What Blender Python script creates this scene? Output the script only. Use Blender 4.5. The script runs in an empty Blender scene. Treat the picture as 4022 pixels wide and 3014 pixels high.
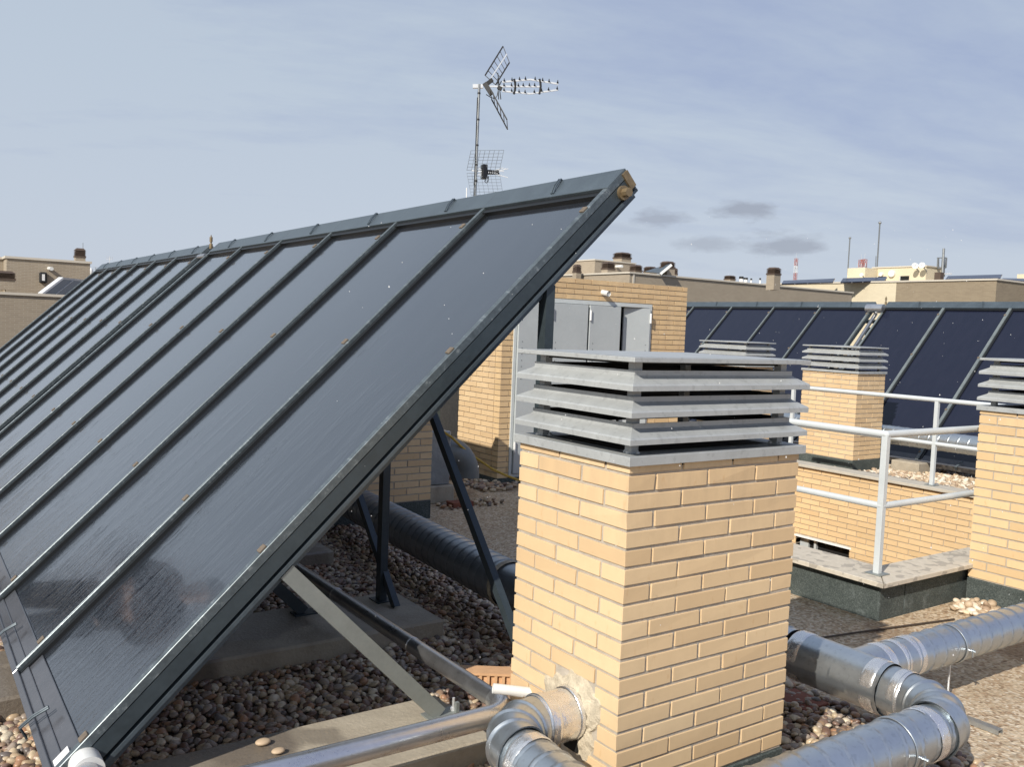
import bpy, bmesh, math, random
import numpy as np
from mathutils import Vector, Matrix
random.seed(7); RNG = np.random.default_rng(7)
S = bpy.context.scene; COL = S.collection
rad = math.radians
# ------------------------------------------------------------------ camera
F_, YAW, PITCH, ROLL = 3493.2, 0.9618138, 0.0634018, 0.0395895
CO = np.array([-1.9597, -2.12479, 0.45975]); PW, PH = 4022, 3014
def cam_axes():
    cy, sy, cp, sp = math.cos(YAW), math.sin(YAW), math.cos(PITCH), math.sin(PITCH)
    f = np.array([cy*cp, sy*cp, -sp]); r = np.array([sy, -cy, 0.]); u = np.cross(r, f)
    cr, sr = math.cos(ROLL), math.sin(ROLL)
    return r*cr+u*sr, -r*sr+u*cr, f
CR, CU, CF = cam_axes()
cam = bpy.data.cameras.new('camera'); camo = bpy.data.objects.new('camera', cam); COL.objects.link(camo)
cam.sensor_width = 36; cam.lens = 36*F_/PW; cam.clip_start = 0.05; cam.clip_end = 3000
camo.matrix_world = Matrix(((CR[0], CU[0], -CF[0], CO[0]), (CR[1], CU[1], -CF[1], CO[1]), (CR[2], CU[2], -CF[2], CO[2]), (0, 0, 0, 1)))
S.camera = camo
# ------------------------------------------------------------------ light
SA, SE = rad(23.3), rad(34.6)
SUN = Vector((-math.cos(SE)*math.cos(SA), -math.cos(SE)*math.sin(SA), math.sin(SE)))
sl = bpy.data.lights.new('sun', 'SUN'); sl.energy = 4.2; sl.angle = rad(0.55); sl.color = (1, .94, .84)
so = bpy.data.objects.new('sun', sl); COL.objects.link(so); so.rotation_euler = SUN.to_track_quat('Z', 'Y').to_euler(); so.location = (-8, -8, 12)
S.view_settings.view_transform = 'Standard'; S.view_settings.look = 'None'; S.view_settings.gamma = 1
S.view_settings.exposure = 0.32
W = bpy.data.worlds.new('World'); S.world = W; W.use_nodes = True

class NG:
    """tiny node helper"""
    def __init__(s, tree): s.t = tree; s.n = tree.nodes; s.l = tree.links
    def new(s, ty, **kw):
        n = s.n.new(ty)
        for k, v in kw.items(): setattr(n, k, v)
        return n
    def set(s, sock, v):
        if v is None: return
        if hasattr(v, 'is_linked') or isinstance(v, bpy.types.NodeSocket): s.l.new(v, sock)
        else:
            try: sock.default_value = v
            except Exception: sock.default_value = (*v, 1) if len(v) == 3 else v[:3]
    def math(s, op, a, b=0., c=0., clamp=False):
        n = s.new('ShaderNodeMath', operation=op, use_clamp=clamp)
        s.set(n.inputs[0], a); s.set(n.inputs[1], b)
        if c is not None: s.set(n.inputs[2], c)
        return n.outputs[0]
    def vmath(s, op, a, b=(0, 0, 0)):
        n = s.new('ShaderNodeVectorMath', operation=op); s.set(n.inputs[0], a); s.set(n.inputs[1], b)
        return n.outputs['Value'] if op in ('DOT_PRODUCT', 'LENGTH') else n.outputs[0]
    def mix(s, f, a, b, bt='MIX'):
        n = s.new('ShaderNodeMix', data_type='RGBA', blend_type=bt)
        s.set(n.inputs[0], f); s.set(n.inputs[6], (*a, 1) if isinstance(a, tuple) and len(a) == 3 else a)
        s.set(n.inputs[7], (*b, 1) if isinstance(b, tuple) and len(b) == 3 else b)
        return n.outputs[2]
    def noise(s, vec, scale, detail=3, rough=.5, dist=0.):
        n = s.new('ShaderNodeTexNoise'); s.set(n.inputs['Vector'], vec); n.inputs['Scale'].default_value = scale
        n.inputs['Detail'].default_value = detail; n.inputs['Roughness'].default_value = rough; n.inputs['Distortion'].default_value = dist
        return n.outputs[0]
    def vor(s, vec, scale, out='Distance', feature='F1'):
        n = s.new('ShaderNodeTexVoronoi', feature=feature); s.set(n.inputs['Vector'], vec); n.inputs['Scale'].default_value = scale
        return n.outputs[out]
    def ramp(s, f, stops, interp='LINEAR'):
        n = s.new('ShaderNodeValToRGB'); e = n.color_ramp; e.interpolation = interp
        while len(e.elements) < len(stops): e.elements.new(.5)
        for el, (p, c) in zip(e.elements, stops):
            el.position = p; el.color = (*c, 1) if not isinstance(c, (int, float)) else (c, c, c, 1)
        s.set(n.inputs[0], f); return n.outputs[0]
    def sep(s, v):
        n = s.new('ShaderNodeSeparateXYZ'); s.set(n.inputs[0], v); return n.outputs
    def comb(s, x, y, z):
        n = s.new('ShaderNodeCombineXYZ')
        for i, v in enumerate((x, y, z)): s.set(n.inputs[i], v)
        return n.outputs[0]
    def pos(s): return s.new('ShaderNodeNewGeometry').outputs['Position']
    def island(s): return s.new('ShaderNodeNewGeometry').outputs['Random Per Island']
    def bump(s, h, strength=.3, dist=.01):
        n = s.new('ShaderNodeBump'); n.inputs['Strength'].default_value = strength; n.inputs['Distance'].default_value = dist
        s.set(n.inputs['Height'], h); return n.outputs[0]

# sky: Nishita + thin high cloud veil, laid out by direction
g = NG(W.node_tree); g.n.clear()
sky = g.new('ShaderNodeTexSky', sky_type='NISHITA'); sky.sun_disc = False; sky.sun_elevation = SE
sky.sun_rotation = math.atan2(SUN.x, SUN.y) % (2*math.pi); sky.altitude = 600; sky.dust_density = 2.0
bg1 = g.new('ShaderNodeBackground'); g.l.new(sky.outputs[0], bg1.inputs[0]); bg1.inputs[1].default_value = .075
tc = g.new('ShaderNodeTexCoord').outputs['Generated']
x, y, z = g.sep(tc)
az = g.math('ARCTAN2', x, y); el = g.math('ARCSINE', z)
# project the veil on a high plane so that streaks converge to the horizon
zz = g.math('MAXIMUM', z, .0); zz = g.math('ADD', zz, .18)
px = g.math('DIVIDE', x, zz); py = g.math('DIVIDE', y, zz)
rx = g.math('ADD', g.math('MULTIPLY', px, .92), g.math('MULTIPLY', py, -.38)); ry = g.math('ADD', g.math('MULTIPLY', px, .38), g.math('MULTIPLY', py, .92))
n1 = g.noise(g.comb(g.math('MULTIPLY', rx, .35), ry, 0.3), 1.1, 6, .55, .6)
n2 = g.noise(g.comb(g.math('MULTIPLY', rx, .5), ry, 2.3), 3.4, 5, .6, .4)
n3 = g.noise(g.comb(g.math('MULTIPLY', rx, .6), ry, 7.7), 11., 5, .65, .3)
veil = g.math('ADD', g.math('ADD', g.math('MULTIPLY', n1, .62), g.math('MULTIPLY', n2, .28)), g.math('MULTIPLY', n3, .10))
# azimuth dependent: clearer towards +X
side = g.math('MULTIPLY', g.math('SUBTRACT', az, .75), .16)
veil = g.math('SUBTRACT', veil, side)
hz = g.ramp(el, [(0., .22), (.12, .12), (.5, -0.0), (1., 0.)])
veil = g.math('ADD', veil, hz)
vf = g.ramp(veil, [(.35, 0.), (.62, 1.)])
blue = g.ramp(el, [(0., (.37, .42, .52)), (.22, (.265, .325, .50)), (.6, (.23, .285, .46)), (1., (.20, .255, .42))])
white = g.ramp(el, [(0., (.46, .505, .585)), (.25, (.425, .49, .575)), (.6, (.38, .45, .55)), (1., (.34, .41, .52))])
cl = g.mix(vf, blue, white)
def cloudlet(azd, eld, wa, we, amt, seed):
    a = g.math('DIVIDE', g.math('SUBTRACT', az, rad(azd)), rad(wa)); e = g.math('DIVIDE', g.math('SUBTRACT', el, rad(eld)), rad(we))
    d = g.math('SQRT', g.math('ADD', g.math('MULTIPLY', a, a), g.math('MULTIPLY', e, e)))
    nn = g.noise(g.comb(g.math('MULTIPLY', az, 14.), g.math('MULTIPLY', el, 40.), seed), 1.5, 5, .6)
    d = g.math('ADD', d, g.math('MULTIPLY', g.math('SUBTRACT', nn, .5), 2.0))
    return g.math('MULTIPLY', g.ramp(d, [(.30, 1.), (.92, 0.)]), amt)
def px_dir(p):
    d = CF+CR*(p[0]-PW/2)/F_-CU*(p[1]-PH/2)/F_; d = d/np.linalg.norm(d)
    return math.degrees(math.atan2(d[0], d[1])), math.degrees(math.asin(d[2]))
tot = None
for i, (pp, wa, we, am) in enumerate([((2590, 858), 2.1, .75, .62), ((2920, 820), 2.4, .95, .75), ((2770, 955), 2.6, .55, .5), ((3070, 958), 3.2, .95, .7), ((2380, 900), 5., .5, .2)]):
    A_, E_ = px_dir(pp); c = cloudlet(A_, E_, wa, we, am, i*3.1); tot = c if tot is None else g.math('MAXIMUM', tot, c)
cl = g.mix(tot, cl, (.26, .28, .34))
bg2 = g.new('ShaderNodeBackground'); g.l.new(cl, bg2.inputs[0]); bg2.inputs[1].default_value = 1.
mx = g.new('ShaderNodeMixShader'); mx.inputs[0].default_value = .92
g.l.new(bg1.outputs[0], mx.inputs[1]); g.l.new(bg2.outputs[0], mx.inputs[2])
g.l.new(mx.outputs[0], g.new('ShaderNodeOutputWorld').inputs[0])

# ------------------------------------------------------------------ pixel -> world helpers (planes are real distances)
def ray(p): return CF+CR*(p[0]-PW/2)/F_-CU*(p[1]-PH/2)/F_
def on(ax, v, p):
    d = ray(p); return CO+d*((v-CO[ax])/d[ax])
def dep(t, p): return CO+ray(p)*t
# ------------------------------------------------------------------ mesh builder
class MB:
    def __init__(s): s.v = []; s.f = []
    def add(s, vs, fs):
        o = len(s.v); s.v += [tuple(map(float, v)) for v in vs]; s.f += [tuple(i+o for i in f) for f in fs]; return s
    def box(s, a, b, T=None):
        x0, y0, z0 = np.minimum(a, b); x1, y1, z1 = np.maximum(a, b)
        v = [(x0, y0, z0), (x1, y0, z0), (x1, y1, z0), (x0, y1, z0), (x0, y0, z1), (x1, y0, z1), (x1, y1, z1), (x0, y1, z1)]
        if T: v = [T(*q) for q in v]
        return s.add(v, [(0, 3, 2, 1), (4, 5, 6, 7), (0, 1, 5, 4), (1, 2, 6, 5), (2, 3, 7, 6), (3, 0, 4, 7)])
    def bar(s, p0, p1, w, h, up=(0, 0, 1)):
        p0, p1 = np.array(p0, float), np.array(p1, float); d = p1-p0; d /= np.linalg.norm(d)
        a = np.cross(d, up); a /= np.linalg.norm(a); b = np.cross(a, d)
        q = [a*w/2*i+b*h/2*j for i, j in ((-1, -1), (1, -1), (1, 1), (-1, 1))]
        return s.add([p0+k for k in q]+[p1+k for k in q], [(0, 1, 2, 3), (7, 6, 5, 4), (0, 4, 5, 1), (1, 5, 6, 2), (2, 6, 7, 3), (3, 7, 4, 0)])
    def channel(s, p0, p1, w, h, t=.004, up=(0, 0, 1)):
        """U section"""
        p0, p1 = np.array(p0, float), np.array(p1, float); d = p1-p0; d /= np.linalg.norm(d)
        a = np.cross(d, up); a /= np.linalg.norm(a); b = np.cross(a, d)
        pr = [(-w/2, -h/2), (-w/2, h/2), (w/2, h/2), (w/2, -h/2), (w/2-t, -h/2), (w/2-t, h/2-t), (-w/2+t, h/2-t), (-w/2+t, -h/2)]
        k = len(pr); vs = [p0+a*i+b*j for i, j in pr]+[p1+a*i+b*j for i, j in pr]
        fs = [(i, (i+1) % k, (i+1) % k+k, i+k) for i in range(k)]
        for o, fl in ((0, 1), (k, 0)):
            for f in ((0, 1, 6, 7), (1, 2, 5, 6), (2, 3, 4, 5)): fs.append(tuple(o+i for i in (f if fl else f[::-1])))
        return s.add(vs, fs)
    def tube(s, pts, r, n=12, cap=True, rr=None):
        pts = [np.array(p, float) for p in pts]; k = len(pts); ref = None; vs = []
        for i, p in enumerate(pts):
            d = pts[min(i+1, k-1)]-pts[max(i-1, 0)]; d /= np.linalg.norm(d)
            if ref is None: ref = np.array([0, 0, 1.]) if abs(d[2]) < .9 else np.array([1., 0, 0])
            a = np.cross(d, ref); a /= np.linalg.norm(a); b = np.cross(a, d); ref = b
            R = rr[i] if rr is not None else r
            for j in range(n):
                t = 2*math.pi*j/n; vs.append(p+R*(a*math.cos(t)+b*math.sin(t)))
        fs = [(i*n+j, i*n+(j+1) % n, (i+1)*n+(j+1) % n, (i+1)*n+j) for i in range(k-1) for j in range(n)]
        if cap: fs += [tuple(range(n))[::-1], tuple((k-1)*n+j for j in range(n))]
        return s.add(vs, fs)
    def sphere(s, c, r, n=10, m=6, sc=(1, 1, 1)):
        vs = [(c[0]+r*sc[0]*math.sin(math.pi*i/m)*math.cos(2*math.pi*j/n), c[1]+r*sc[1]*math.sin(math.pi*i/m)*math.sin(2*math.pi*j/n), c[2]+r*sc[2]*math.cos(math.pi*i/m)) for i in range(m+1) for j in range(n)]
        return s.add(vs, [(i*n+j, (i+1)*n+j, (i+1)*n+(j+1) % n, i*n+(j+1) % n) for i in range(m) for j in range(n)])
    def build(s, name, mat, parent=None, smooth=False, bevel=0, loc=None):
        me = bpy.data.meshes.new(name); me.from_pydata(s.v, [], s.f); me.validate(); me.update()
        if smooth:
            me.polygons.foreach_set('use_smooth', [True]*len(me.polygons))
            try: me.set_sharp_from_angle(angle=rad(42))
            except Exception: pass
        me.materials.append(mat); o = bpy.data.objects.new(name, me); COL.objects.link(o)
        if parent:
            o.parent = parent; o.matrix_parent_inverse = Matrix.Translation(-Vector(parent.location))
        if bevel:
            b = o.modifiers.new('edge', 'BEVEL'); b.width = bevel; b.segments = 1; b.limit_method = 'ANGLE'
        return o
def tag(o, label, cat, group=None, kind=None):
    o['label'] = label; o['category'] = cat
    if group: o['group'] = group
    if kind: o['kind'] = kind
    return o
def thing(name, label, cat, loc=(0, 0, 0), group=None):
    o = bpy.data.objects.new(name, None); COL.objects.link(o); o.location = loc; o.empty_display_size = .1
    return tag(o, label, cat, group)
def struct(o): o['kind'] = 'structure'; return o

# ------------------------------------------------------------------ materials
def mat(name, fn=None, color=(.5, .5, .5), rough=.6, metal=0., spec=.5):
    m = bpy.data.materials.new(name); m.use_nodes = True; g = NG(m.node_tree); b = g.n['Principled BSDF']
    b.inputs['Base Color'].default_value = (*color, 1); b.inputs['Roughness'].default_value = rough
    b.inputs['Metallic'].default_value = metal; b.inputs['Specular IOR Level'].default_value = spec
    if fn: fn(g, b)
    return m
def vary(color, amt=.15, scale=8., rough=(.4, .6), metal=0., bump=0., bs=120., spots=0.):
    def fn(g, b):
        P = g.pos(); n = g.noise(P, scale, 5, .6); n2 = g.noise(P, scale*9, 3, .6)
        f = g.math('ADD', g.math('MULTIPLY', n, .65), g.math('MULTIPLY', n2, .35))
        lo = tuple(c*(1-amt) for c in color); hi = tuple(min(1, c*(1+amt)) for c in color)
        c = g.ramp(f, [(.32, lo), (.68, hi)])
        if spots:
            v = g.noise(P, 45, 2, .5); c = g.mix(g.ramp(v, [(.60, 0.), (.64, spots)]), c, tuple(k*.55 for k in color))
        g.l.new(c, b.inputs['Base Color'])
        g.l.new(g.ramp(f, [(.3, rough[0]), (.7, rough[1])]), b.inputs['Roughness']); b.inputs['Metallic'].default_value = metal
        if bump: g.l.new(g.bump(g.noise(P, bs, 4, .6), bump, .004), b.inputs['Normal'])
    return fn
def brick_fn(c1, c2, c3):
    def fn(g, b):
        r = g.island(); P = g.pos()
        c = g.ramp(r, [(0., c1), (.45, c2), (1., c3)])
        n = g.noise(P, 14, 5, .65); c = g.mix(g.ramp(n, [(.35, .0), (.75, .28)]), c, tuple(k*.8 for k in c2))
        st = g.noise(g.vmath('MULTIPLY', P, (9., 9., 3.)), 4, 4, .6)
        c = g.mix(g.ramp(st, [(.62, 0.), (.74, .35)]), c, (.50, .27, .10))
        zc = g.sep(P)[2]; gr = g.noise(g.vmath('MULTIPLY', P, (5., 5., 1.1)), 2, 5, .65)
        gm = g.math('MULTIPLY', g.ramp(g.math('ADD', g.math('MULTIPLY', zc, 2.2), 1.), [(.2, 0.), (1., .42)]), g.ramp(gr, [(.42, 0.), (.70, 1.)]))
        c = g.mix(gm, c, (.42, .30, .19))
        g.l.new(c, b.inputs['Base Color']); b.inputs['Roughness'].default_value = .75; b.inputs['Specular IOR Level'].default_value = .25
        g.l.new(g.bump(g.noise(P, 260, 3, .7), .12, .002), b.inputs['Normal'])
    return fn
M = {}
M['brick'] = mat('cream_brick', brick_fn((.60, .425, .245), (.665, .48, .282), (.715, .53, .32)))
M['brick_o'] = mat('ochre_brick', brick_fn((.60, .425, .235), (.66, .47, .265), (.71, .515, .295)))
M['mortar'] = mat('mortar', vary((.42, .37, .305), .22, 20, (.85, .95), bump=.6, bs=300))
M['mortar_rough'] = mat('mortar_rough', vary((.50, .43, .32), .3, 30, (.85, .95), bump=1., bs=120))
M['capmetal'] = mat('cap_metal', vary((.405, .42, .42), .10, 10, (.40, .55), .2, spots=.3))
M['galv'] = mat('galvanised', vary((.50, .54, .57), .07, 9, (.29, .38), .88, spots=.22))
M['galv_dark'] = mat('galvanised_dull', vary((.30, .33, .36), .2, 10, (.28, .45), .7))
M['foil'] = mat('foil_tape', vary((.80, .79, .78), .08, 25, (.2, .34), .85, bump=1., bs=26))
M['alu'] = mat('polished_aluminium', vary((.62, .62, .63), .10, 10, (.24, .36), .9, bump=.25, bs=14))
M['alu_dull'] = mat('dull_aluminium', vary((.42, .42, .43), .15, 10, (.25, .4), .9))
M['frame'] = mat('slate_paint', vary((.045, .060, .070), .2, 6, (.38, .55), .25))
def strip_fn(g, b):
    P = g.pos(); n = g.noise(g.vmath('MULTIPLY', P, (12., 3., 12.)), 3, 5, .7)
    c = g.ramp(n, [(.3, (.075, .092, .102)), (.58, (.115, .14, .155)), (.70, (.24, .27, .28))])
    g.l.new(c, b.inputs['Base Color']); b.inputs['Roughness'].default_value = .38; b.inputs['Metallic'].default_value = .35
M['strip'] = mat('weathered_cover', strip_fn)
M['strip_pale'] = mat('pale_cover', vary((.17, .195, .20), .2, 6, (.4, .55), .2))
M['flash'] = mat('flashing', vary((.080, .102, .120), .2, 7, (.35, .5), .3))
M['railwet'] = mat('wet_edge_profile', vary((.085, .088, .10), .25, 5, (.12, .3), .2))
M['gasket_shade'] = mat('gasket_shade', color=(.008, .009, .010), rough=.45)
T0 = np.array([.72075, 0, .69319])
def glass_fn(wet):
    def fn(g, b):
        P = g.pos(); s = g.vmath('DOT_PRODUCT', P, tuple(T0)); px, py, pz = g.sep(P)
        v = g.comb(g.math('MULTIPLY', s, 9.), g.math('MULTIPLY', py, 46.), 0.)
        v2 = g.comb(g.math('MULTIPLY', s, 3.), g.math('MULTIPLY', py, 11.), 5.)
        n = g.noise(v, 1., 4, .6, .5); n2 = g.noise(v2, 1., 3, .5)
        fine = g.noise(P, 420, 2, .6)
        if wet:
            m = g.ramp(g.math('ADD', n2, g.math('MULTIPLY', g.math('SUBTRACT', 0., g.math('ADD', s, g.math('MULTIPLY', py, .22))), .24)), [(.47, .02), (.70, 1.)])
            h = g.math('ADD', g.math('MULTIPLY', g.math('MULTIPLY', n, m), 1.), g.math('MULTIPLY', fine, .035))
            g.l.new(g.bump(h, .6, .0045), b.inputs['Normal'])
        else:
            g.l.new(g.bump(g.math('ADD', g.math('MULTIPLY', n, .05), g.math('MULTIPLY', fine, .1)), .3, .002), b.inputs['Normal'])
        c = g.mix(g.ramp(n2, [(.35, 0.), (.7, .5)]), (.014, .0175, .024) if wet else (.011, .0135, .028), (.022, .026, .034) if wet else (.016, .018, .034))
        g.l.new(c, b.inputs['Base Color']); b.inputs['Roughness'].default_value = .10 if wet else .22
        if wet: g.l.new(g.ramp(m, [(.1, .12), (1., .025)]), b.inputs['Roughness'])
        b.inputs['IOR'].default_value = 2.15 if wet else 1.42; b.inputs['Coat Weight'].default_value = .6 if wet else 0.; b.inputs['Coat Roughness'].default_value = .06
    return fn
M['glass_wet'] = mat('wet_collector_glass', glass_fn(True)); M['glass_dry'] = mat('collector_glass', glass_fn(False))
M['cork'] = mat('clip_pad', vary((.14, .112, .085), .3, 60, (.7, .9)))
M['brass'] = mat('brass', vary((.24, .18, .105), .25, 30, (.4, .55), .5))
M['white_pipe'] = mat('white_pipe', vary((.68, .68, .66), .08, 8, (.4, .55)))
def rail_fn(g, b):
    P = g.pos(); n = g.noise(P, 30, 4, .7); n3 = g.noise(P, 8, 3, .6)
    c = g.mix(g.ramp(n3, [(.4, 0.), (.7, .35)]), (.56, .59, .60), (.44, .475, .49)); c = g.mix(g.ramp(n, [(.70, 0.), (.76, .8)]), c, (.42, .29, .14))
    g.l.new(c, b.inputs['Base Color']); b.inputs['Roughness'].default_value = .45
M['rail'] = mat('white_rail_paint', rail_fn)
M['door'] = mat('grey_door', vary((.42, .45, .46), .06, 3, (.45, .6)))
M['door_edge'] = mat('pale_door_frame', vary((.52, .55, .55), .08, 3, (.45, .55)))
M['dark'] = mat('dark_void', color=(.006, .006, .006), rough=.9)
M['shaft'] = mat('shaft_floor', vary((.035, .026, .020), .4, 20, (.8, .95)))
def membrane_fn(g, b):
    P = g.pos(); n = g.noise(P, 9, 5, .65); v = g.vor(P, 170, 'Color'); vs = g.sep(v)[0]
    c = g.ramp(g.math('ADD', g.math('MULTIPLY', n, .5), g.math('MULTIPLY', vs, .45)), [(.25, (.035, .045, .042)), (.62, (.075, .09, .085)), (.9, (.17, .19, .18))])
    pt = g.noise(P, 3.2, 6, .75); c = g.mix(g.ramp(pt, [(.60, 0.), (.72, .45)]), c, (.24, .27, .27))
    g.l.new(c, b.inputs['Base Color']); b.inputs['Roughness'].default_value = .85
    g.l.new(g.bump(g.vor(P, 170), .4, .003), b.inputs['Normal'])
M['membrane'] = mat('slate_membrane', membrane_fn)
def coping_fn(g, b):
    P = g.pos(); n = g.noise(P, 25, 5, .6); c = g.ramp(n, [(.3, (.50, .445, .36)), (.7, (.60, .54, .45))])
    sp = g.noise(P, 13, 2, .4, .3); c = g.mix(g.ramp(sp, [(.56, 0.), (.58, .65)]), c, (.29, .26, .22))
    g.l.new(c, b.inputs['Base Color']); b.inputs['Roughness'].default_value = .7; g.l.new(g.bump(g.noise(P, 200, 3), .2, .002), b.inputs['Normal'])
M['coping'] = mat('stone_coping', coping_fn)
M['coping_dry'] = mat('pale_coping', vary((.47, .43, .36), .12, 12, (.7, .85)))
def conc_fn(g, b):
    P = g.pos(); n = g.noise(P, 5, 6, .65); c = g.ramp(n, [(.3, (.30, .26, .20)), (.7, (.43, .38, .30))])
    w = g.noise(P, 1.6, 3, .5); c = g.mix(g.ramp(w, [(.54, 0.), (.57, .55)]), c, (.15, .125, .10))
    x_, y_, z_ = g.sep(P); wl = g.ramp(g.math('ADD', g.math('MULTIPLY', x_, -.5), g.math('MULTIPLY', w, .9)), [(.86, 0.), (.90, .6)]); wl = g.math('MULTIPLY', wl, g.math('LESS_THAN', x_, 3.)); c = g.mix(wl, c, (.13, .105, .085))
    g.l.new(c, b.inputs['Base Color']); g.l.new(g.ramp(w, [(.54, .85), (.57, .4)]), b.inputs['Roughness'])
    h = g.math('ADD', g.noise(P, 60, 5, .7), g.math('MULTIPLY', g.vor(P, 55), .4)); g.l.new(g.bump(h, .5, .006), b.inputs['Normal'])
M['concrete'] = mat('cast_concrete', conc_fn)
def slab_fn(g, b):
    P = g.pos(); v = g.new('ShaderNodeTexVoronoi'); g.l.new(P, v.inputs[0]); v.inputs['Scale'].default_value = 62.; v.inputs['Randomness'].default_value = 1.
    cr = g.sep(v.outputs['Color'])[0]
    c = g.ramp(cr, [(0., (.20, .13, .075)), (.25, (.38, .25, .15)), (.5, (.50, .39, .26)), (.75, (.60, .47, .33)), (1., (.66, .58, .46))])
    c = g.mix(g.ramp(v.outputs['Distance'], [(.35, 0.), (.8, .65)]), c, (.40, .32, .22))
    n = g.noise(P, 1.3, 5, .6); c = g.mix(g.ramp(n, [(.35, .0), (.7, .35)]), c, (.30, .22, .14))
    wet = g.noise(P, .9, 3, .5, .3); c = g.mix(g.ramp(wet, [(.56, 0.), (.62, .55)]), c, (.16, .10, .06))
    x, y, z = g.sep(P)
    for co in (x, y):
        fr = g.math('ABSOLUTE', g.math('SUBTRACT', g.math('FRACT', g.math('DIVIDE', g.math('ADD', co, 20.15), .6)), .5))
        c = g.mix(g.ramp(fr, [(.488, 0.), (.492, .22)]), c, (.10, .075, .05))
    g.l.new(c, b.inputs['Base Color']); b.inputs['Roughness'].default_value = .8
    g.l.new(g.bump(v.outputs['Distance'], .7, .006), b.inputs['Normal'])
M['slab'] = mat('washed_gravel_slab', slab_fn)
def pebble_fn(g, b):
    r = g.island(); P = g.pos()
    c = g.ramp(r, [(0., (.16, .095, .07)), (.12, (.30, .20, .13)), (.25, (.46, .34, .215)), (.37, (.22, .14, .11)), (.48, (.54, .43, .29)), (.6, (.36, .29, .23)), (.71, (.66, .57, .43)), (.79, (.38, .21, .12)), (.87, (.28, .23, .19)), (.95, (.13, .11, .10))], 'CONSTANT')
    n = g.noise(P, 70, 4, .6); c = g.mix(g.ramp(n, [(.35, 0.), (.75, .4)]), c, (.17, .12, .085))
    g.l.new(c, b.inputs['Base Color']); b.inputs['Roughness'].default_value = .38
M['pebble'] = mat('wet_pebbles', pebble_fn)
def pebble2_fn(g, b):
    r = g.island()
    c = g.ramp(r, [(0., (.40, .30, .20)), (.2, (.62, .52, .40)), (.4, (.50, .38, .26)), (.6, (.72, .64, .52)), (.8, (.34, .24, .16)), (.92, (.66, .52, .36))], 'CONSTANT')
    g.l.new(c, b.inputs['Base Color']); b.inputs['Roughness'].default_value = .6
M['pebble_dry'] = mat('dry_pebbles', pebble2_fn)
def brickwall_fn(c1, c2, mo, w=.25, h=.062):
    def fn(g, b):
        x, y, z = g.sep(g.pos()); v = g.comb(g.math('ADD', x, y), z, 0.)
        t = g.new('ShaderNodeTexBrick'); g.l.new(v, t.inputs[0]); t.inputs['Scale'].default_value = 1.; t.inputs['Brick Width'].default_value = w
        t.inputs['Row Height'].default_value = h; t.inputs['Mortar Size'].default_value = .006; t.inputs['Mortar Smooth'].default_value = .2
        t.inputs['Color1'].default_value = (*c1, 1); t.inputs['Color2'].default_value = (*c2, 1); t.inputs['Mortar'].default_value = (*mo, 1)
        n = g.noise(g.pos(), .6, 5, .6); c = g.mix(g.ramp(n, [(.35, 0.), (.7, .25)]), t.outputs[0], tuple(k*.75 for k in c1))
        g.l.new(c, b.inputs['Base Color']); b.inputs['Roughness'].default_value = .85
        g.l.new(g.bump(g.math('SUBTRACT', 1., t.outputs['Fac']), .3, .005), b.inputs['Normal'])
    return fn
M['greybrick'] = mat('taupe_brick', brickwall_fn((.30, .245, .18), (.345, .285, .21), (.42, .37, .30)))
M['creambrick'] = mat('pale_cream_brick', brickwall_fn((.62, .54, .39), (.66, .58, .42), (.55, .48, .36), .4, .1))
M['brownbrick'] = mat('brown_brick', brickwall_fn((.24, .19, .13), (.28, .225, .155), (.31, .26, .19), .4, .1))
M['coping_far'] = mat('far_coping', color=(.55, .50, .42), rough=.8)
M['louvre_brown'] = mat('brown_louvre', vary((.085, .058, .042), .15, 2, (.5, .7)))
M['pv'] = mat('pv_panel', vary((.012, .014, .030), .2, 1, (.15, .25)))
M['pv_edge'] = mat('pv_edge', color=(.45, .45, .46), rough=.5, metal=.5)
M['grey_panel'] = mat('grey_panel', vary((.10, .095, .09), .2, .8, (.3, .4)))
M['hood'] = mat('darkened_sheet', vary((.15, .165, .17), .15, 5, (.5, .65), .2))
M['mast'] = mat('mast_steel', vary((.30, .31, .31), .15, 10, (.3, .45), .7))
M['black'] = mat('black_plastic', color=(.012, .012, .013), rough=.5)
M['white'] = mat('white_paint', color=(.75, .75, .74), rough=.45)
M['silver'] = mat('bright_aluminium', color=(.78, .78, .78), rough=.3, metal=.6)
M['yellow'] = mat('yellow_cable', vary((.40, .27, .04), .2, 20, (.5, .7)))
M['red'] = mat('faded_red', color=(.40, .13, .10), rough=.6)
M['terracotta'] = mat('terracotta', vary((.22, .075, .045), .3, 30, (.8, .9)))
M['hollow'] = mat('hollow_brick', vary((.62, .37, .20), .12, 30, (.8, .9)))
M['cableblack'] = mat('brown_cable', color=(.05, .035, .025), rough=.6)
M['ice'] = mat('sleet', color=(.85, .87, .9), rough=.3)
M['asphalt'] = mat('distant_ground', vary((.16, .15, .13), .3, .05, (.85, .95)))
M['skin'] = mat('skin', color=(.50, .30, .21), rough=.5); M['cloth'] = mat('navy_jacket', vary((.014, .016, .022), .3, 30, (.8, .9)))
M['jeans'] = mat('dark_trousers', vary((.022, .024, .034), .3, 60, (.85, .95))); M['hair'] = mat('dark_hair', color=(.02, .013, .01), rough=.6)

G0 = -1.29   # roof surface level
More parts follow.
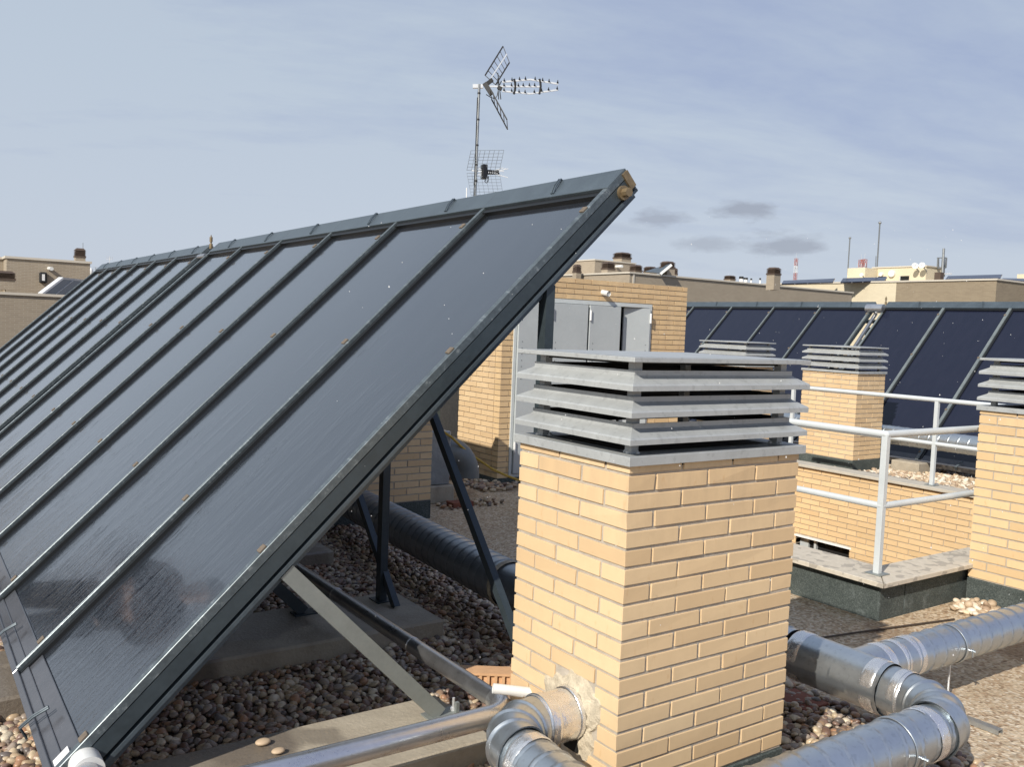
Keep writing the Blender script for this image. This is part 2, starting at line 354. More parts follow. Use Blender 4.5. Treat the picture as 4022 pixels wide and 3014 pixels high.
# ------------------------------------------------------------------ setting
b = MB()   # roof terrace around the light well (x 3.35..6.9, y 1.2..5.4)
PX0, PX1, PY0, PY1 = 3.33, 6.90, 1.22, 4.7
for a, c in (((-14, -14), (PX0-.14, 24)), ((PX1+.14, -14), (16, 24)), ((PX0-.14, -14), (PX1+.14, PY0-.14)), ((PX0-.14, PY1+.14), (PX1+.14, 24))):
    b.add([(a[0], a[1], G0), (c[0], a[1], G0), (c[0], c[1], G0), (a[0], c[1], G0)], [(0, 1, 2, 3)])
struct(b.build('roof_terrace', M['slab']))
b = MB(); b.box((-14, -14, -21), (16, 24, -19.99))
for a, c in (((-14, -14, -20), (-13.8, 24, G0-.006)), ((15.8, -14, -20), (16, 24, G0-.006)), ((-13.8, -14, -20), (15.8, -13.8, G0-.006)), ((-13.8, 23.8, -20), (15.8, 24, G0-.006))): b.box(a, c)
tag(b.build('apartment_block', M['greybrick']), 'building whose flat roof carries the collectors and chimneys', 'building')
b = MB(); b.add([(-900, -900, -20.5), (900, -900, -20.5), (900, 900, -20.5), (-900, 900, -20.5)], [(0, 1, 2, 3)])
struct(b.build('ground', M['asphalt']))

# ------------------------------------------------------------------ bricks
H = .062
def ring_bricks(mb, x0, y0, Lx, Ly, z, odd, skip=None, d=.115):
    def run(axis, fixed0, fixed1, a0, a1):
        a = a0
        while a < a1-.02:
            e = min(a+.24, a1)
            if axis == 0: p, q = (a+.0008, fixed0, z), (e-.0008, fixed1, z+.0505)
            else: p, q = (fixed0, a+.0008, z), (fixed1, e-.0008, z+.0505)
            j = [random.uniform(-.0012, .0012) for _ in range(2)]
            p = (p[0]+j[0], p[1]+j[1], p[2]); q = (q[0]+j[0], q[1]+j[1], q[2]+j[0]*.5)
            cut = skip(p, q) if skip else None
            for u, v in ([(p, q)] if cut is None else cut): mb.box(u, v)
            a = e+.01
    X1, Y1 = x0+Lx, y0+Ly
    if odd:
        run(0, y0, y0+d, x0+.125, X1); run(1, X1-d, X1, y0+.125, Y1); run(0, Y1-d, Y1, x0, X1-.125); run(1, x0, x0+d, y0, Y1-.125)
    else:
        run(0, y0, y0+d, x0, X1-.125); run(1, X1-d, X1, y0, Y1-.125); run(0, Y1-d, Y1, x0+.125, X1); run(1, x0, x0+d, y0+.125, Y1)
def louvre_cap(par, x0, y0, Lx, Ly, o=.017, detail=False):
    def ring(prof, n):
        """prof list of (inset, z)"""
        b = MB(); k = len(prof); vs = []
        for cx, cy, sx, sy in ((x0-o, y0-o, 1, 1), (x0+Lx+o, y0-o, -1, 1), (x0+Lx+o, y0+Ly+o, -1, -1), (x0-o, y0+Ly+o, 1, -1)):
            vs += [(cx+sx*i, cy+sy*i, z) for i, z in prof]
        fs = [(c*k+i, ((c+1) % 4)*k+i, ((c+1) % 4)*k+(i+1) % k, c*k+(i+1) % k) for c in range(4) for i in range(k)]
        return b.add(vs, fs)
    cap = ring([(0, .024), (0, .056), (.10, .0555), (.10, .03)], 4).build('louvre_cap', M['capmetal'], par, bevel=.0015)
    for top in (.334, .247, .158):
        bt = top-.065
        pr = [(.048, top), (.048, top-.017), (.042, top-.022), (.004, bt+.022), (0, bt+.017), (0, bt), (.003, bt), (.003, bt+.017), (.007, bt+.021), (.045, top-.021), (.052, top-.016), (.052, top)]
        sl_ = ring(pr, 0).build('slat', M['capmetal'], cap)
        ring([(.004, bt+.001), (.004, bt+.016), (.008, bt+.019), (.046, top-.023), (.0532, top-.017), (.0532, top-.001), (.055, top-.001), (.055, top-.018), (.048, top-.026), (.010, bt+.016), (.006, bt+.014), (.006, bt+.001)], 0).build('dark_backing', M['dark'], sl_)  # black backing added behind the slats: inner shade and soot put into its colour
    for sx in (0, 1):
        for sy in (0, 1):
            b = MB(); cx = x0+.062 if not sx else x0+Lx-.062; cy = y0+.062 if not sy else y0+Ly-.062
            b.box((cx-.016, cy-.016, .05), (cx+.016, cy+.016, .362)); b.build('post', M['capmetal'], cap)
            if detail: b = MB(); [b.sphere((cx+random.uniform(-.02, .02), cy+random.uniform(-.02, .02), .056), random.uniform(.007, .012), 8, 5) for _ in range(5)]; b.build('mortar_blob', M['white_pipe'], cap, smooth=True)
    b = MB(); b.box((x0-o, y0-o, .362), (x0+Lx+o, y0+Ly+o, .379)); cx, cy = x0+Lx/2, y0+Ly/2
    b.add([(x0-o+.003, y0-o+.003, .3795), (x0+Lx+o-.003, y0-o+.003, .3795), (x0+Lx+o-.003, y0+Ly+o-.003, .3795), (x0-o+.003, y0+Ly+o-.003, .3795), (cx, cy, .388)], [(0, 1, 4), (1, 2, 4), (2, 3, 4), (3, 0, 4)])
    b.build('cap_plate', M['capmetal'], cap, bevel=.002)
def chimney(x0, y0, Lx, Ly, label, skip=None, bevel=0., skirt=True, ochre=False):
    t = thing('brick_chimney', label, 'chimney', (x0+Lx/2, y0+Ly/2, G0), 'brick chimneys with grey louvred caps')
    b = MB()
    for r in range(19): ring_bricks(b, x0, y0, Lx, Ly, -H*r, r % 2 == 1, skip)
    bo = b.build('brick_shaft', M['brick_o' if ochre else 'brick'], t, bevel=bevel)
    if bevel:
        for v in bo.data.vertices:
            k = 1. if random.random() > .06 else 3.2
            v.co += Vector([random.uniform(-.0009, .0009)*k for _ in range(3)])
    m = MB(); i = .0055; zt = .034
    m.box((x0+i, y0+i, -1.125), (x0+Lx-i, y0+Ly-i, zt-.02)); m.build('mortar', M['mortar'], t)
    s = MB(); s.box((x0+.004, y0+.004, zt-.02), (x0+Lx-.004, y0+Ly-.004, zt+.019)); s.build('shaft_opening', M['shaft'], t)
    s = MB(); s.box((x0+.062, y0+.062, .352), (x0+Lx-.062, y0+Ly-.062, .3615)); s.build('dark_lid', M['dark'], t)  # black sheet under the plate: soot and the shade there as one colour
    if skirt:
        s = MB(); s.box((x0-.004, y0-.004, G0-.01), (x0+Lx+.004, y0+Ly+.004, -1.127)); s.build('membrane_skirt', M['membrane'], t, bevel=.004)
    louvre_cap(t, x0, y0, Lx, Ly, detail=bool(bevel))
    return t
HY, HZ, HR = .235, -.885, .088
def skipA(p, q):
    """bricks meeting the duct hole are cut back to ragged ends; returns the pieces that stay"""
    if p[0] > .02: return None
    dzc = max(p[2]-HZ, HZ-q[2], 0.)
    if dzc > .125: return None
    hw = math.sqrt(max(0., .135**2-dzc**2))*random.uniform(.9, 1.12)
    if q[1] < HY-hw or p[1] > HY+hw: return None
    out = []
    if HY-hw-p[1] > .025: out.append((p, (q[0], HY-hw, q[2])))
    if q[1]-(HY+hw) > .025: out.append(((p[0], HY+hw, p[2]), q))
    return out
chA = chimney(0, 0, .865, .615, 'nearest buff brick chimney in the foreground, a duct entering its side', skipA, .0012)
# rough mortar patch + hole
b = MB(); n = 64; K = 9; vs = []; ph_ = [random.uniform(0, 6.28) for _ in range(5)]
for k in range(K+1):
    f = k/K
    for i in range(n):
        a = 2*math.pi*i/n; Ro = .150+.018*math.sin(3*a+ph_[0])+.014*math.sin(5*a+ph_[1])+.008*math.sin(11*a+ph_[2])+.006*math.sin(17*a+ph_[3])
        r = .07+(Ro-.07)*f; lump = .0035*math.sin(7*a+9*f+ph_[4])+random.uniform(-.0022, .0022)
        vs.append((-(.016*(1-f)**1.5+.001)-lump*(1-f*.6) if k < K else .006, HY+r*math.cos(a), HZ+r*math.sin(a)))
b.add(vs, [(k*n+i, k*n+(i+1) % n, (k+1)*n+(i+1) % n, (k+1)*n+i) for k in range(K) for i in range(n)])
b.build('mortar_patch', M['mortar_rough'], chA)
b = MB(); b.box((-.016, HY-.05, -1.012), (.03, HY+.02, -.965)); b.build('hole', M['dark'], chA)
b = MB(); vs = []; n = 26
for i in range(n+1):
    y_ = .03+(.6-.03)*i/n; vs += [(-.004, y_, -1.127), (-.012+random.uniform(-.006, .004), y_, -1.10+random.uniform(-.012, .02)+.03*(y_ > .42)), (.03, y_, -1.08)]
b.add(vs, [(i*3+k, (i+1)*3+k, (i+1)*3+k+1, i*3+k+1) for i in range(n) for k in range(2)]); b.build('mortar_fillet', M['mortar_rough'], chA)
chimney(8.414, 4.838, .615, .865, 'buff brick chimney standing behind the far railing of the light well')
chimney(4.075, .985-.865, .865, .865, 'stained buff brick chimney cut off by the right edge of the photo', ochre=True)
Dc = dep(12.6, (1612*1.8183, 742*1.8183))
chimney(float(Dc[0]), float(Dc[1]), .615, .865, 'farther louvred chimney seen just above the nearest cap, before the far collectors')
chimney(.89, 4.772, 1.115, .615, 'brick chimney behind the stand of the left collectors, a dark duct meeting it')

# ------------------------------------------------------------------ collectors
t3 = T0; n3 = np.array([-T0[2], 0, T0[0]])
def loc_T(A):
    A = np.array([A[0], 0, A[1]])
    return lambda s, y, n: tuple(A+t3*s+n3*n+np.array([0, y, 0]))
def collector(T, y0, y1, glass, label, group, end0=False, end1=False, hooks=True):
    c = thing('solar_collector', label, 'solar collector', T(-3.1, (y0+y1)/2, -.1), group)
    b = MB(); b.box((-3.105, y0+.002, -.088), (.07, y1-.002, -.032), T); b.build('casing', M['frame'], c)
    b = MB(); b.add([T(s, y, -.030) for s, y in ((-3.02, y0+.02), (-.07, y0+.02), (-.07, y1-.02), (-3.02, y1-.02))], [(0, 3, 2, 1)]); b.build('glass_pane', glass, c)
    b = MB(); b.box((-3.11, y0+.0165, -.031), (-.06, y0+.030, -.014), T); b.box((-3.11, y1-.042, -.031), (-.06, y1-.0165, -.013), T); b.box((-.078, y0+.02, -.031), (-.045, y1-.02, -.006), T); b.build('gasket_shade', M['gasket_shade'], c)  # black seal, widened beside the strips to stand for their shaded sides
    b = MB(); b.box((-3.115, y0, -.03), (.09, y0+.012+(.018 if end0 else 0), .004), T)
    if end1: b.box((-3.115, y1-.03, -.03), (.09, y1, .002), T)
    else: b.box((-3.115, y1-.012, -.03), (.09, y1-.0005, .004), T)
    b.build('cover_strip', M['strip'] if glass is M['glass_wet'] else M['strip_pale'], c, bevel=.002)
    b = MB(); b.box((-.044, y0+.0003, -.028), (.10, y1-.0003, .008), T); b.box((.088, y0+.0003, -.10), (.10, y1-.0003, -.03), T); b.build('top_flashing', M['flash'], c, bevel=.002)
    b = MB(); b.box((-3.14, y0+.001, -.10), (-3.115, y1-.001, -.004), T); b.box((-3.118, y0+.031, -.029), (-3.01, y1-.043, -.022), T); b.box((-3.12, y0+.031, -.022), (-3.075, y1-.043, -.015), T); b.build('bottom_rail', M['railwet'], c, bevel=.002)
    for s in (-.2, -1.117, -2.17, -2.98):
        b = MB(); b.box((s-.017, y0+.006, .003), (s+.017, y0+.036, .012), T); b.build('clip_pad', M['cork'], c, bevel=.002)
    if hooks:
        ym = (y0+y1)/2-.1
        for s0 in (.03, -3.1):
            b = MB(); sg = 1 if s0 > 0 else -1
            for dy in (0, .016): b.tube([T(s0-.055*sg, ym+dy, .012), T(s0, ym+dy+.02, .022), T(s0+.06*sg, ym+dy+.045, .018), T(s0+.075*sg, ym+dy+.05, -.03)], .0045, 6)
            b.build('lifting_hook', M['flash'], c, smooth=True)
    return c
A1 = (.699, 1.124); T1 = loc_T(A1)
W1 = 1.0225; ye = [.954+W1*i for i in range(7)]; ye2 = [ye[6]+.27+.985*i for i in range(7)]
ordn = ['nearest', 'second', 'third', 'fourth', 'fifth', 'sixth']
G1 = 'collectors tilted in the long row at the left'
near = None
for i in range(6):
    lab = ['nearest wet glass collector of the long left row, edge on to the chimney', 'second wet glass collector from the near end of the long left row', 'third glass collector from the near end of the long left row', 'fourth glass collector from the near end of the long left row', 'fifth collector from the near end, next to last before the gap', 'sixth collector of the left row, beside the gap with the brass vent'][i]
    c = collector(T1, ye[i], ye[i+1], M['glass_wet'], lab, G1, end0=(i == 0), end1=(i == 5))
    if i == 0:
        near = c
        b = MB(); q = on(1, .954, (2446, 758)); b.tube([q+np.array([0, .02, 0]), q+np.array([0, -.012, 0])], .033, 16); b.tube([q+np.array([0, -.012, 0]), q+np.array([0, -.045, 0])], .021, 8); b.build('brass_plug', M['brass'], c, smooth=True)
        b = MB(); b.box((.062, .944, -.085), (.098, .966, -.002), T1); b.build('end_bracket', M['brass'], c)
        b = MB(); q = T1(-3.09, ye[0]+.11, .0145); b.box((-3.105, ye[0]+.05, -.014), (-3.045, ye[0]+.105, -.010), T1); b.build('sticker', M['white'], c)
for i in range(6):
    lab = ['collector on the far side of the gap in the long left row', 'second collector beyond the gap in the long left row', 'third collector beyond the gap in the long left row', 'fourth collector beyond the gap in the long left row', 'next to last collector at the far end of the left row', 'last collector at the far end of the left row, towards the taupe building'][i]
    collector(T1, ye2[i], ye2[i+1], M['glass_wet'], lab, G1, end0=True, end1=(i == 5))
def vent(par, T, y):
    b = MB(); p = np.array(T(.06, y, .0)); b.tube([p+np.array([0, 0, d]) for d in (-.02, .03, .03, .05, .05, .10, .10, .12)], .02, 12, rr=[.018, .018, .009, .009, .016, .016, .006, .006])
    b.build('air_vent', M['brass'], par, smooth=True)
def stand(T, ys, ylo, yhi, label, legx_off, G=G0+.12, brace=True, base_s=-2.03):
    st = thing('collector_stand', label, 'support frame', (T(0, ylo, 0)[0]-.3, ylo, G))
    Ax, Az = T(0, 0, 0)[0], T(0, 0, 0)[2]
    for s in (-.25, -1.6, -2.9):
        b = MB(); b.channel(T(s, ylo+.07, -.128), T(s, yhi-.01, -.128), .04, .05, up=tuple(n3)); b.build('purlin', M['frame'], st)
    for i, y in enumerate(ys):
        b = MB(); b.box((-3.12, y-.009, -.117), (.10, y+.04, -.103), T); b.box((-3.12, y+.032, -.150), (.10, y+.038, -.117), T); b.build('rafter', M['flash'], st)
        lx = Ax-.315
        b = MB(); b.channel((lx, y+.03, G), (lx, y+.03, Az-.475), .055, .045, up=(-1, 0, 0)); b.box((lx-.05, y-.03, G), (lx+.05, y+.09, G+.006)); b.build('leg', M['frame'], st)
        b = MB(); b.channel((Ax-.80, y+.017, G+.012), (Ax-1.478, y+.017, Az-1.592), .062, .042, up=(0, -1, .0)); b.box((Ax-.86, y-.03, G), (Ax-.70, y+.06, G+.007)); b.box((Ax-.73, y-.012, G+.007), (Ax-.715, y+.004, G+.05)); sf = b.build('strut', M['galv_strut'] if i == 0 else M['frame'], st)
        b = MB(); b.tube([(Ax-.725, y+.02, G), (Ax-.725, y+.02, G+.06)], .006, 8); b.tube([(Ax-.725, y+.02, G+.007), (Ax-.725, y+.02, G+.018)], .013, 6); b.build('anchor_bolt', M['silver'], sf)
        if brace and i < len(ys)-1:
            b = MB(); b.channel((lx+.012, y+.0-(.14 if i else 0), G), (lx+.012, ys[i+1]+.03, Az-.57), .042, .036, up=(-1, 0, 0)); b.build('brace', M['frame'], st)
    return st
M['galv_strut'] = mat('galvanised_strut', vary((.26, .28, .27), .12, 6, (.4, .55), .4))
YS = [.965, 2.46, 3.96, 5.46, 6.9, 8.4, 9.9, 11.4, 12.9]
st1 = stand(T1, YS, .96, ye2[6], 'slate painted steel stand of struts carrying the long left collector row', 0)
b = MB(); y0_, y1_ = ye[6]-.02, ye2[0]+.02; b.tube([T1(-.09, y0_+.03, -.01), T1(-.09, y1_-.03, -.01)], .027, 14); pg = b.build('insulated_pipe', M['alu_dull'], st1, smooth=True); vent(st1, T1, ye2[0]-.07)
# far row
A2 = (11.61, 1.055); T2 = loc_T(A2)
G2 = 'dark blue collectors in the far row at the right'
yl = [6.78+1.022*i for i in range(7)]; yr = [6.55-1.022*i for i in range(8)]
labs = ['blue collector left of the ladder like gap in the far row', 'second blue collector left of the gap in the far row', 'third blue collector left of the gap, above the small louvred cap', 'blue collector next to the far end, half hidden by the ochre shed', 'blue collector behind the ochre brick shed', 'last blue collector of the far row, hidden behind the shed']
for i in range(6): collector(T2, yl[i], yl[i+1], M['glass_dry'], labs[i], G2, end0=(i == 0), end1=(i == 5), hooks=True)
labs = ['blue collector right of the ladder like gap in the far row', 'second blue collector right of the gap in the far row', 'third blue collector right of the gap, at the right edge of the photo', 'blue collector beyond the right edge of the far row', 'fifth blue collector right of the gap, above the stained chimney', 'sixth blue collector right of the gap', 'seventh blue collector right of the gap']
for i in range(4): collector(T2, yr[i+1], yr[i], M['glass_dry'], labs[i], G2, end0=True, end1=(i == 0), hooks=True)
st2 = stand(T2, [2.6, 4.1, 5.6, 7.1, 8.6, 10.1, 11.6], 2.5, yl[6], 'steel stand under the far row of dark blue collectors', 0)
b = MB(); b.tube([T2(-.10, yr[0]+.02-.05, .03), T2(-.10, yl[0]+.05, .03)], .075, 16); b.build('insulated_pipe', M['alu'], st2, smooth=True); vent(st2, T2, yr[0]+.03)
b = MB(); b.tube([T2(-.15, yr[0]+.12, -.04), T2(-2.9, yr[0]+.06, -.12)], .03, 10); b.build('drop_pipe', M['alu_dull'], st2, smooth=True)
for k in range(9):
    b = MB(); b.box((-.35-.3*k, yr[0]+.0, -.2), (-.35-.3*k-.16, yl[0], -.17), T2); b.build('back_plate', M['hood'] if k % 2 else M['frame'], st2)

# plinths
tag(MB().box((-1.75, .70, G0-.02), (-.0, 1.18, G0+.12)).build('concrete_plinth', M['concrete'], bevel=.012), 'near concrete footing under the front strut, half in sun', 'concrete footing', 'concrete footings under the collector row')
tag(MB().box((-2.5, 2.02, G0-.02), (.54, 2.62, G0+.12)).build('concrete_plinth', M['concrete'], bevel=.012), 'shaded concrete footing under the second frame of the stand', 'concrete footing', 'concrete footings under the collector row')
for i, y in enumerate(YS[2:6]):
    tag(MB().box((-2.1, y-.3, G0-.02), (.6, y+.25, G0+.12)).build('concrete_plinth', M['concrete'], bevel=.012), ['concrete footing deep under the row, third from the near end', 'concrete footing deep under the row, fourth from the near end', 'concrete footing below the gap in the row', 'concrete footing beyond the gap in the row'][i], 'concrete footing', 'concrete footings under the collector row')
tag(MB().box((9.15, 4.35, G0-.02), (11.4, 4.75, G0+.16)).build('concrete_plinth', M['concrete'], bevel=.012), 'pale concrete footing under the far duct on the sunny gravel', 'concrete footing')

# ------------------------------------------------------------------ ducts
def spiral(p0, p1, r, pitch=.10, n=40, ridge=.0045, r1=None, ph=0.):
    p0, p1 = np.array(p0, float), np.array(p1, float); L = np.linalg.norm(p1-p0); d = (p1-p0)/L
    a = np.cross(d, (0, 0, 1.)); a /= np.linalg.norm(a); c = np.cross(a, d); k = max(2, int(L/.006)); b = MB(); vs = []
    for i in range(k+1):
        s = L*i/k
        for j in range(n):
            t = 2*math.pi*j/n; u = (s/pitch-t/(2*math.pi)+ph) % 1.
            R = r+(ridge if u < .085 else 0)-(.0018 if .085 <= u < .15 else 0)
            vs.append(p0+d*s+R*(a*math.cos(t)+c*math.sin(t)))
    b.add(vs, [(i*n+j, i*n+(j+1) % n, (i+1)*n+(j+1) % n, (i+1)*n+j) for i in range(k) for j in range(n)]); return b
def smooth_build(b, name, m, par):
    o = b.build(name, m, par); o.data.polygons.foreach_set('use_smooth', [True]*len(o.data.polygons)); return o
def band(c, d, r, w, wrinkle=0., n=40):
    c = np.array(c, float); d = np.array(d, float); d /= np.linalg.norm(d)
    a = np.cross(d, (0, 0, 1.)); a /= np.linalg.norm(a); e = np.cross(a, d); b = MB(); k = 8; vs = []
    for i in range(k+1):
        s = (i/k-.5)*w; rr = r-.003 if i in (0, k) else r
        for j in range(n):
            t = 2*math.pi*j/n; R = rr+random.uniform(-wrinkle, wrinkle)*(0 < i < k); vs.append(c+d*(s+random.uniform(-wrinkle, wrinkle))+R*(a*math.cos(t)+e*math.sin(t)))
    return b.add(vs, [(i*n+j, i*n+(j+1) % n, (i+1)*n+(j+1) % n, (i+1)*n+j) for i in range(k) for j in range(n)])
def elbow(c0, d0, c1, d1, r, seg=4, n=40):
    """gored elbow from c0 heading d0 to c1 leaving along d1 (perpendicular, planar)"""
    c0, c1, d0, d1 = [np.array(v, float) for v in (c0, c1, d0, d1)]
    up = np.array([0, 0, 1.]); R0 = abs((c1-c0)@d0); R1 = abs((c1-c0)@d1); ctr = c0+d1*R1
    ang = [math.pi/2*(i/seg) for i in range(seg+1)]
    P = [ctr-d1*R1*math.cos(a)+d0*R0*math.sin(a) for a in ang]
    b = MB(); rings = []
    for i, a in enumerate(ang):
        tg = d0*math.cos(a)+d1*math.sin(a); side = np.cross(tg, up)
        rings.append((P[i], side))
    vs = []; fs = []; prof = []
    for i in range(seg):
        (pa, sa), (pb, sb) = rings[i], rings[i+1]
        for f in (0., .035, .07, .2, .5, .8, .93, .965, 1.):
            if i > 0 and f == 0.: continue
            p = pa*(1-f)+pb*f; s_ = sa*(1-f)+sb*f; k_ = 1./max(.2, np.linalg.norm(s_)); s_ = s_*k_
            R = r+(.006 if (f < .04 or f > .96) else -.001)
            prof.append((p, s_, R))
    for p, s_, R in prof:
        for j in range(n):
            t = 2*math.pi*j/n; vs.append(p+R*(s_*math.cos(t)+up*math.sin(t)))
    k = len(prof); return b.add(vs, [(i*n+j, i*n+(j+1) % n, (i+1)*n+(j+1) % n, (i+1)*n+j) for i in range(k-1) for j in range(n)])
def clampring(par, c, d, r, side):
    b = band(c, d, r, .022); o = smooth_build(b, 'clamp_ring', M['galv'], par)
    c = np.array(c, float); q = c+np.array(side)*r; b = MB(); b.tube([q, q+np.array(side)*.035], .006, 8); b.tube([q+np.array(side)*.02+np.array([0, 0, -.03]), q+np.array(side)*.02+np.array([0, 0, .012])], .004, 6); b.build('clamp_bolt', M['galv'], o, smooth=True)
zd = -1.0
XA, YB, YC = 1.47, .13, -.375
D = thing('ventilation_duct', 'galvanised spiral duct with a tee and foil tape, right of the nearest chimney', 'duct', (XA, YC, G0))
smooth_build(spiral((XA, 1.1, zd), (XA, .42, zd), .108), 'duct_pipe', M['galv'], D)
smooth_build(spiral((XA, .38, zd), (XA, -.07, zd), .112, pitch=9), 'tee_body', M['galv'], D)
smooth_build(spiral((XA, -.07, zd), (XA, -.145, zd), .104, pitch=9), 'duct_pipe', M['galv'], D)
smooth_build(spiral((XA+.02, YB, zd), (XA+.24, YB, zd), .096, pitch=9), 'tee_branch', M['galv'], D)
smooth_build(spiral((XA+.22, YB, zd), (5.2, YB-.06, zd), .090), 'duct_pipe', M['galv'], D)
smooth_build(elbow((XA, -.145, zd), (0, -1, 0), (XA-.215, YC, zd), (-1, 0, 0), .102), 'duct_elbow', M['galv'], D)
smooth_build(spiral((XA-.20, YC, zd), (-.9, YC+.03, zd), .096, ph=.3), 'duct_pipe', M['galv'], D)
for c_, d_, r_, w_ in (((XA, .36, zd), (0, 1, 0), .1155, .07), ((XA, -.02, zd), (0, 1, 0), .1155, .06), ((XA, -.135, zd), (0, 1, 0), .1075, .05), ((XA+.215, YB, zd), (1, 0, 0), .0995, .05), ((XA+.33, YB, zd), (1, 0, 0), .0945, .04), ((XA+.44, YB, zd), (1, 0, 0), .0945, .07), ((XA-.28, YC, zd), (1, 0, 0), .1005, .06)):
    smooth_build(band(c_, d_, r_, w_, .0007), 'foil_tape', M['foil'], D)
clampring(D, (XA+.80, YB-.01, zd), (1, 0, 0), .096, (0, -1, 0)); clampring(D, (XA-.46, YC+.005, zd), (1, 0, 0), .102, (0, -1, 0))
b = MB(); b.tube([(2.27, YB-.02, zd-.09), (2.27, YB-.02, G0)], .005, 8); b.build('threaded_rod', M['silver'], D)
b = MB(); b.channel((2.13, .25, G0+.014), (2.13, -.215, G0+.014), .04, .022, t=.003, up=(0, 0, 1)); tag(b.build('strut_channel', M['galv']), 'short slotted steel channel lying on the slabs under the duct', 'channel')
# duct into the side of the nearest chimney
Dn = thing('ventilation_duct', 'taped galvanised duct bending out of the side of the nearest chimney', 'duct', (-.3, -.1, G0))
r_ = .089
smooth_build(spiral((.06, HY, HZ), (-.155, HY, HZ-.005), r_, pitch=9), 'duct_pipe', M['foil'], Dn)
smooth_build(elbow((-.15, HY, HZ-.005), (-1, 0, 0), (-.335, HY-.175, HZ-.01), (0, -1, 0), r_+.002), 'duct_elbow', M['galv'], Dn)
smooth_build(spiral((-.335, HY-.16, HZ-.01), (-.35, -.95, HZ-.03), r_, pitch=.07, ridge=.004), 'duct_pipe', M['galv'], Dn)
for c_, d_, r2, w_ in (((-.135, HY, HZ-.005), (1, 0, 0), r_+.005, .05), ((-.02, HY, HZ), (1, 0, 0), r_+.004, .02), ((-.336, HY-.215, HZ-.01), (0, 1, 0), r_+.004, .05)):
    smooth_build(band(c_, d_, r2, w_, .0007), 'foil_tape', M['foil'], Dn)
for d_, cx, cy, r2 in ((D, XA-.30, YC, .0985),):
    b = MB()
    for k in range(9):
        a = math.pi*(k/8); b.sphere((cx, cy-r2*math.cos(a), zd+r2*math.sin(a)), .0028, 6, 4)
    b.build('rivet', M['silver'], d_)
# big dull duct behind
Db = thing('ventilation_duct', 'big dull spiral duct in the shade behind the collector stand', 'duct', (1., 3.4, G0))
smooth_build(spiral((1.10, 4.80, zd), (.905, 1.93, zd), .131, pitch=.09, ridge=.004), 'duct_pipe', M['galv_dark'], Db)
smooth_build(spiral((.905, 1.93, zd), (.90, 1.30, zd), .126, pitch=9), 'duct_pipe', M['galv_dark'], Db)
smooth_build(spiral((.90, 1.34, zd), (1.47, 1.06, zd), .112, pitch=.12), 'duct_pipe', M['galv_dark'], Db)
smooth_build(band((.905, 1.935, zd), (0.06, 1, 0), .137, .04, .003), 'collar', M['mortar_rough'], Db)
# far duct under the far row
Df = thing('ventilation_duct', 'pale spiral duct running below the far row of blue collectors', 'duct', (10.3, 4, G0))
smooth_build(spiral((9.18, 8.5, -.80), (9.18, 1.0, -.80), .125, pitch=.13, n=32), 'duct_pipe', M['galv'], Df)
b = MB()
for y_ in (3.3, 4.9, 6.5): b.tube([(9.07, y_, -.80), (9.07, y_, G0)], .006, 6)
b.build('threaded_rod', M['silver'], Df)
# aluminium clad heating pipes
P1 = thing('heating_pipe', 'shiny aluminium clad pipe crossing in front of the near footing', 'pipe', (-.6, .56, G0+.2))
b = MB(); b.tube([(-1.46, .98, -1.02), (-1.46, .72, -1.02), (-1.44, .62, -1.01), (-1.38, .575, -1.0), (-1.3, .565, -1.0), (-.15, .555, -1.0)], .041, 28); b.build('pipe_run', M['alu'], P1, smooth=True)
P2 = thing('heating_pipe', 'aluminium clad pipe running back under the collectors into the shade', 'pipe', (-.03, 2, G0+.2))
b = MB(); b.tube([(-.15, .555, -1.0)]+[(-.14+.11*math.sin(a*math.pi/14), .555+.11*(1-math.cos(a*math.pi/14)), -1.0) for a in range(8)]+[(-.03, .68, -1.0)], .0405, 28); b.build('pipe_elbow', M['alu'], P2, smooth=True)
b = MB(); b.tube([(-.03, .67, -1.0), (-.03, 7.2, -1.0)], .0355, 28); b.build('pipe_run', M['alu_dull'], P2, smooth=True)
for y_ in (1.35, 2.2, 3.1, 4.): smooth_build(band((-.03, y_, -1.0), (0, 1, 0), .0375, .012, n=24), 'pipe_joint', M['alu'], P2)
b = MB(); q = on(1, .93, (338, 3010)); b.tube([q+np.array([0, .03, 0]), q+np.array([0, -.05, 0])], .05, 20); b.build('insulated_pipe', M['white_pipe'], near, smooth=True)
# small site oddments
q0, q1 = on(0, -.02, (1700+1120/3.16, 2600+395/3.16)), on(0, -.12, (1700+745/3.16, 2600+335/3.16))
b = MB(); b.tube([q0+np.array([.04, -.02, 0]), q1], .019, 20, cap=False); b.tube([q0, q1+(q0-q1)*.02], .016, 16); tag(b.build('drain_spout', M['white_pipe'], smooth=True), 'white plastic drain stub beside the foil taped duct', 'pipe stub')
hb = np.array([.40, 1.33, G0]); hu = np.array([CR[0], CR[1], 0]); hu /= np.linalg.norm(hu); hv = np.array([hu[1], -hu[0], 0])
if hv @ (CO-hb) < 0: hv = -hv
def TH(x, y, z): return tuple(hb+hu*x+hv*y+np.array([0, 0, z]))
b = MB(); b.box((-.17, -.05, 0), (.14, .03, .098), TH); b.box((-.17, .03, .086), (.14, .045, .098), TH); b.box((-.17, .03, 0), (.14, .045, .012), TH)
for k in range(9): b.box((-.17+.0365*k, .03, .012), (-.17+.0365*k+.014, .043, .086), TH)
tag(b.build('hollow_brick', M['hollow']), 'ribbed orange hollow brick on the gravel beside the nearest chimney', 'brick')
tag(MB().box((1.50, .36, G0), (1.68, .56, G0+.03)).build('clay_tile', M['terracotta'], bevel=.004), 'dark red clay block under the taped duct', 'brick')
cpts = [(1.62, .80, G0+.012), (2.2, .66, G0+.012), (2.9, .45, G0+.03), (3.2, .25, G0+.012)]
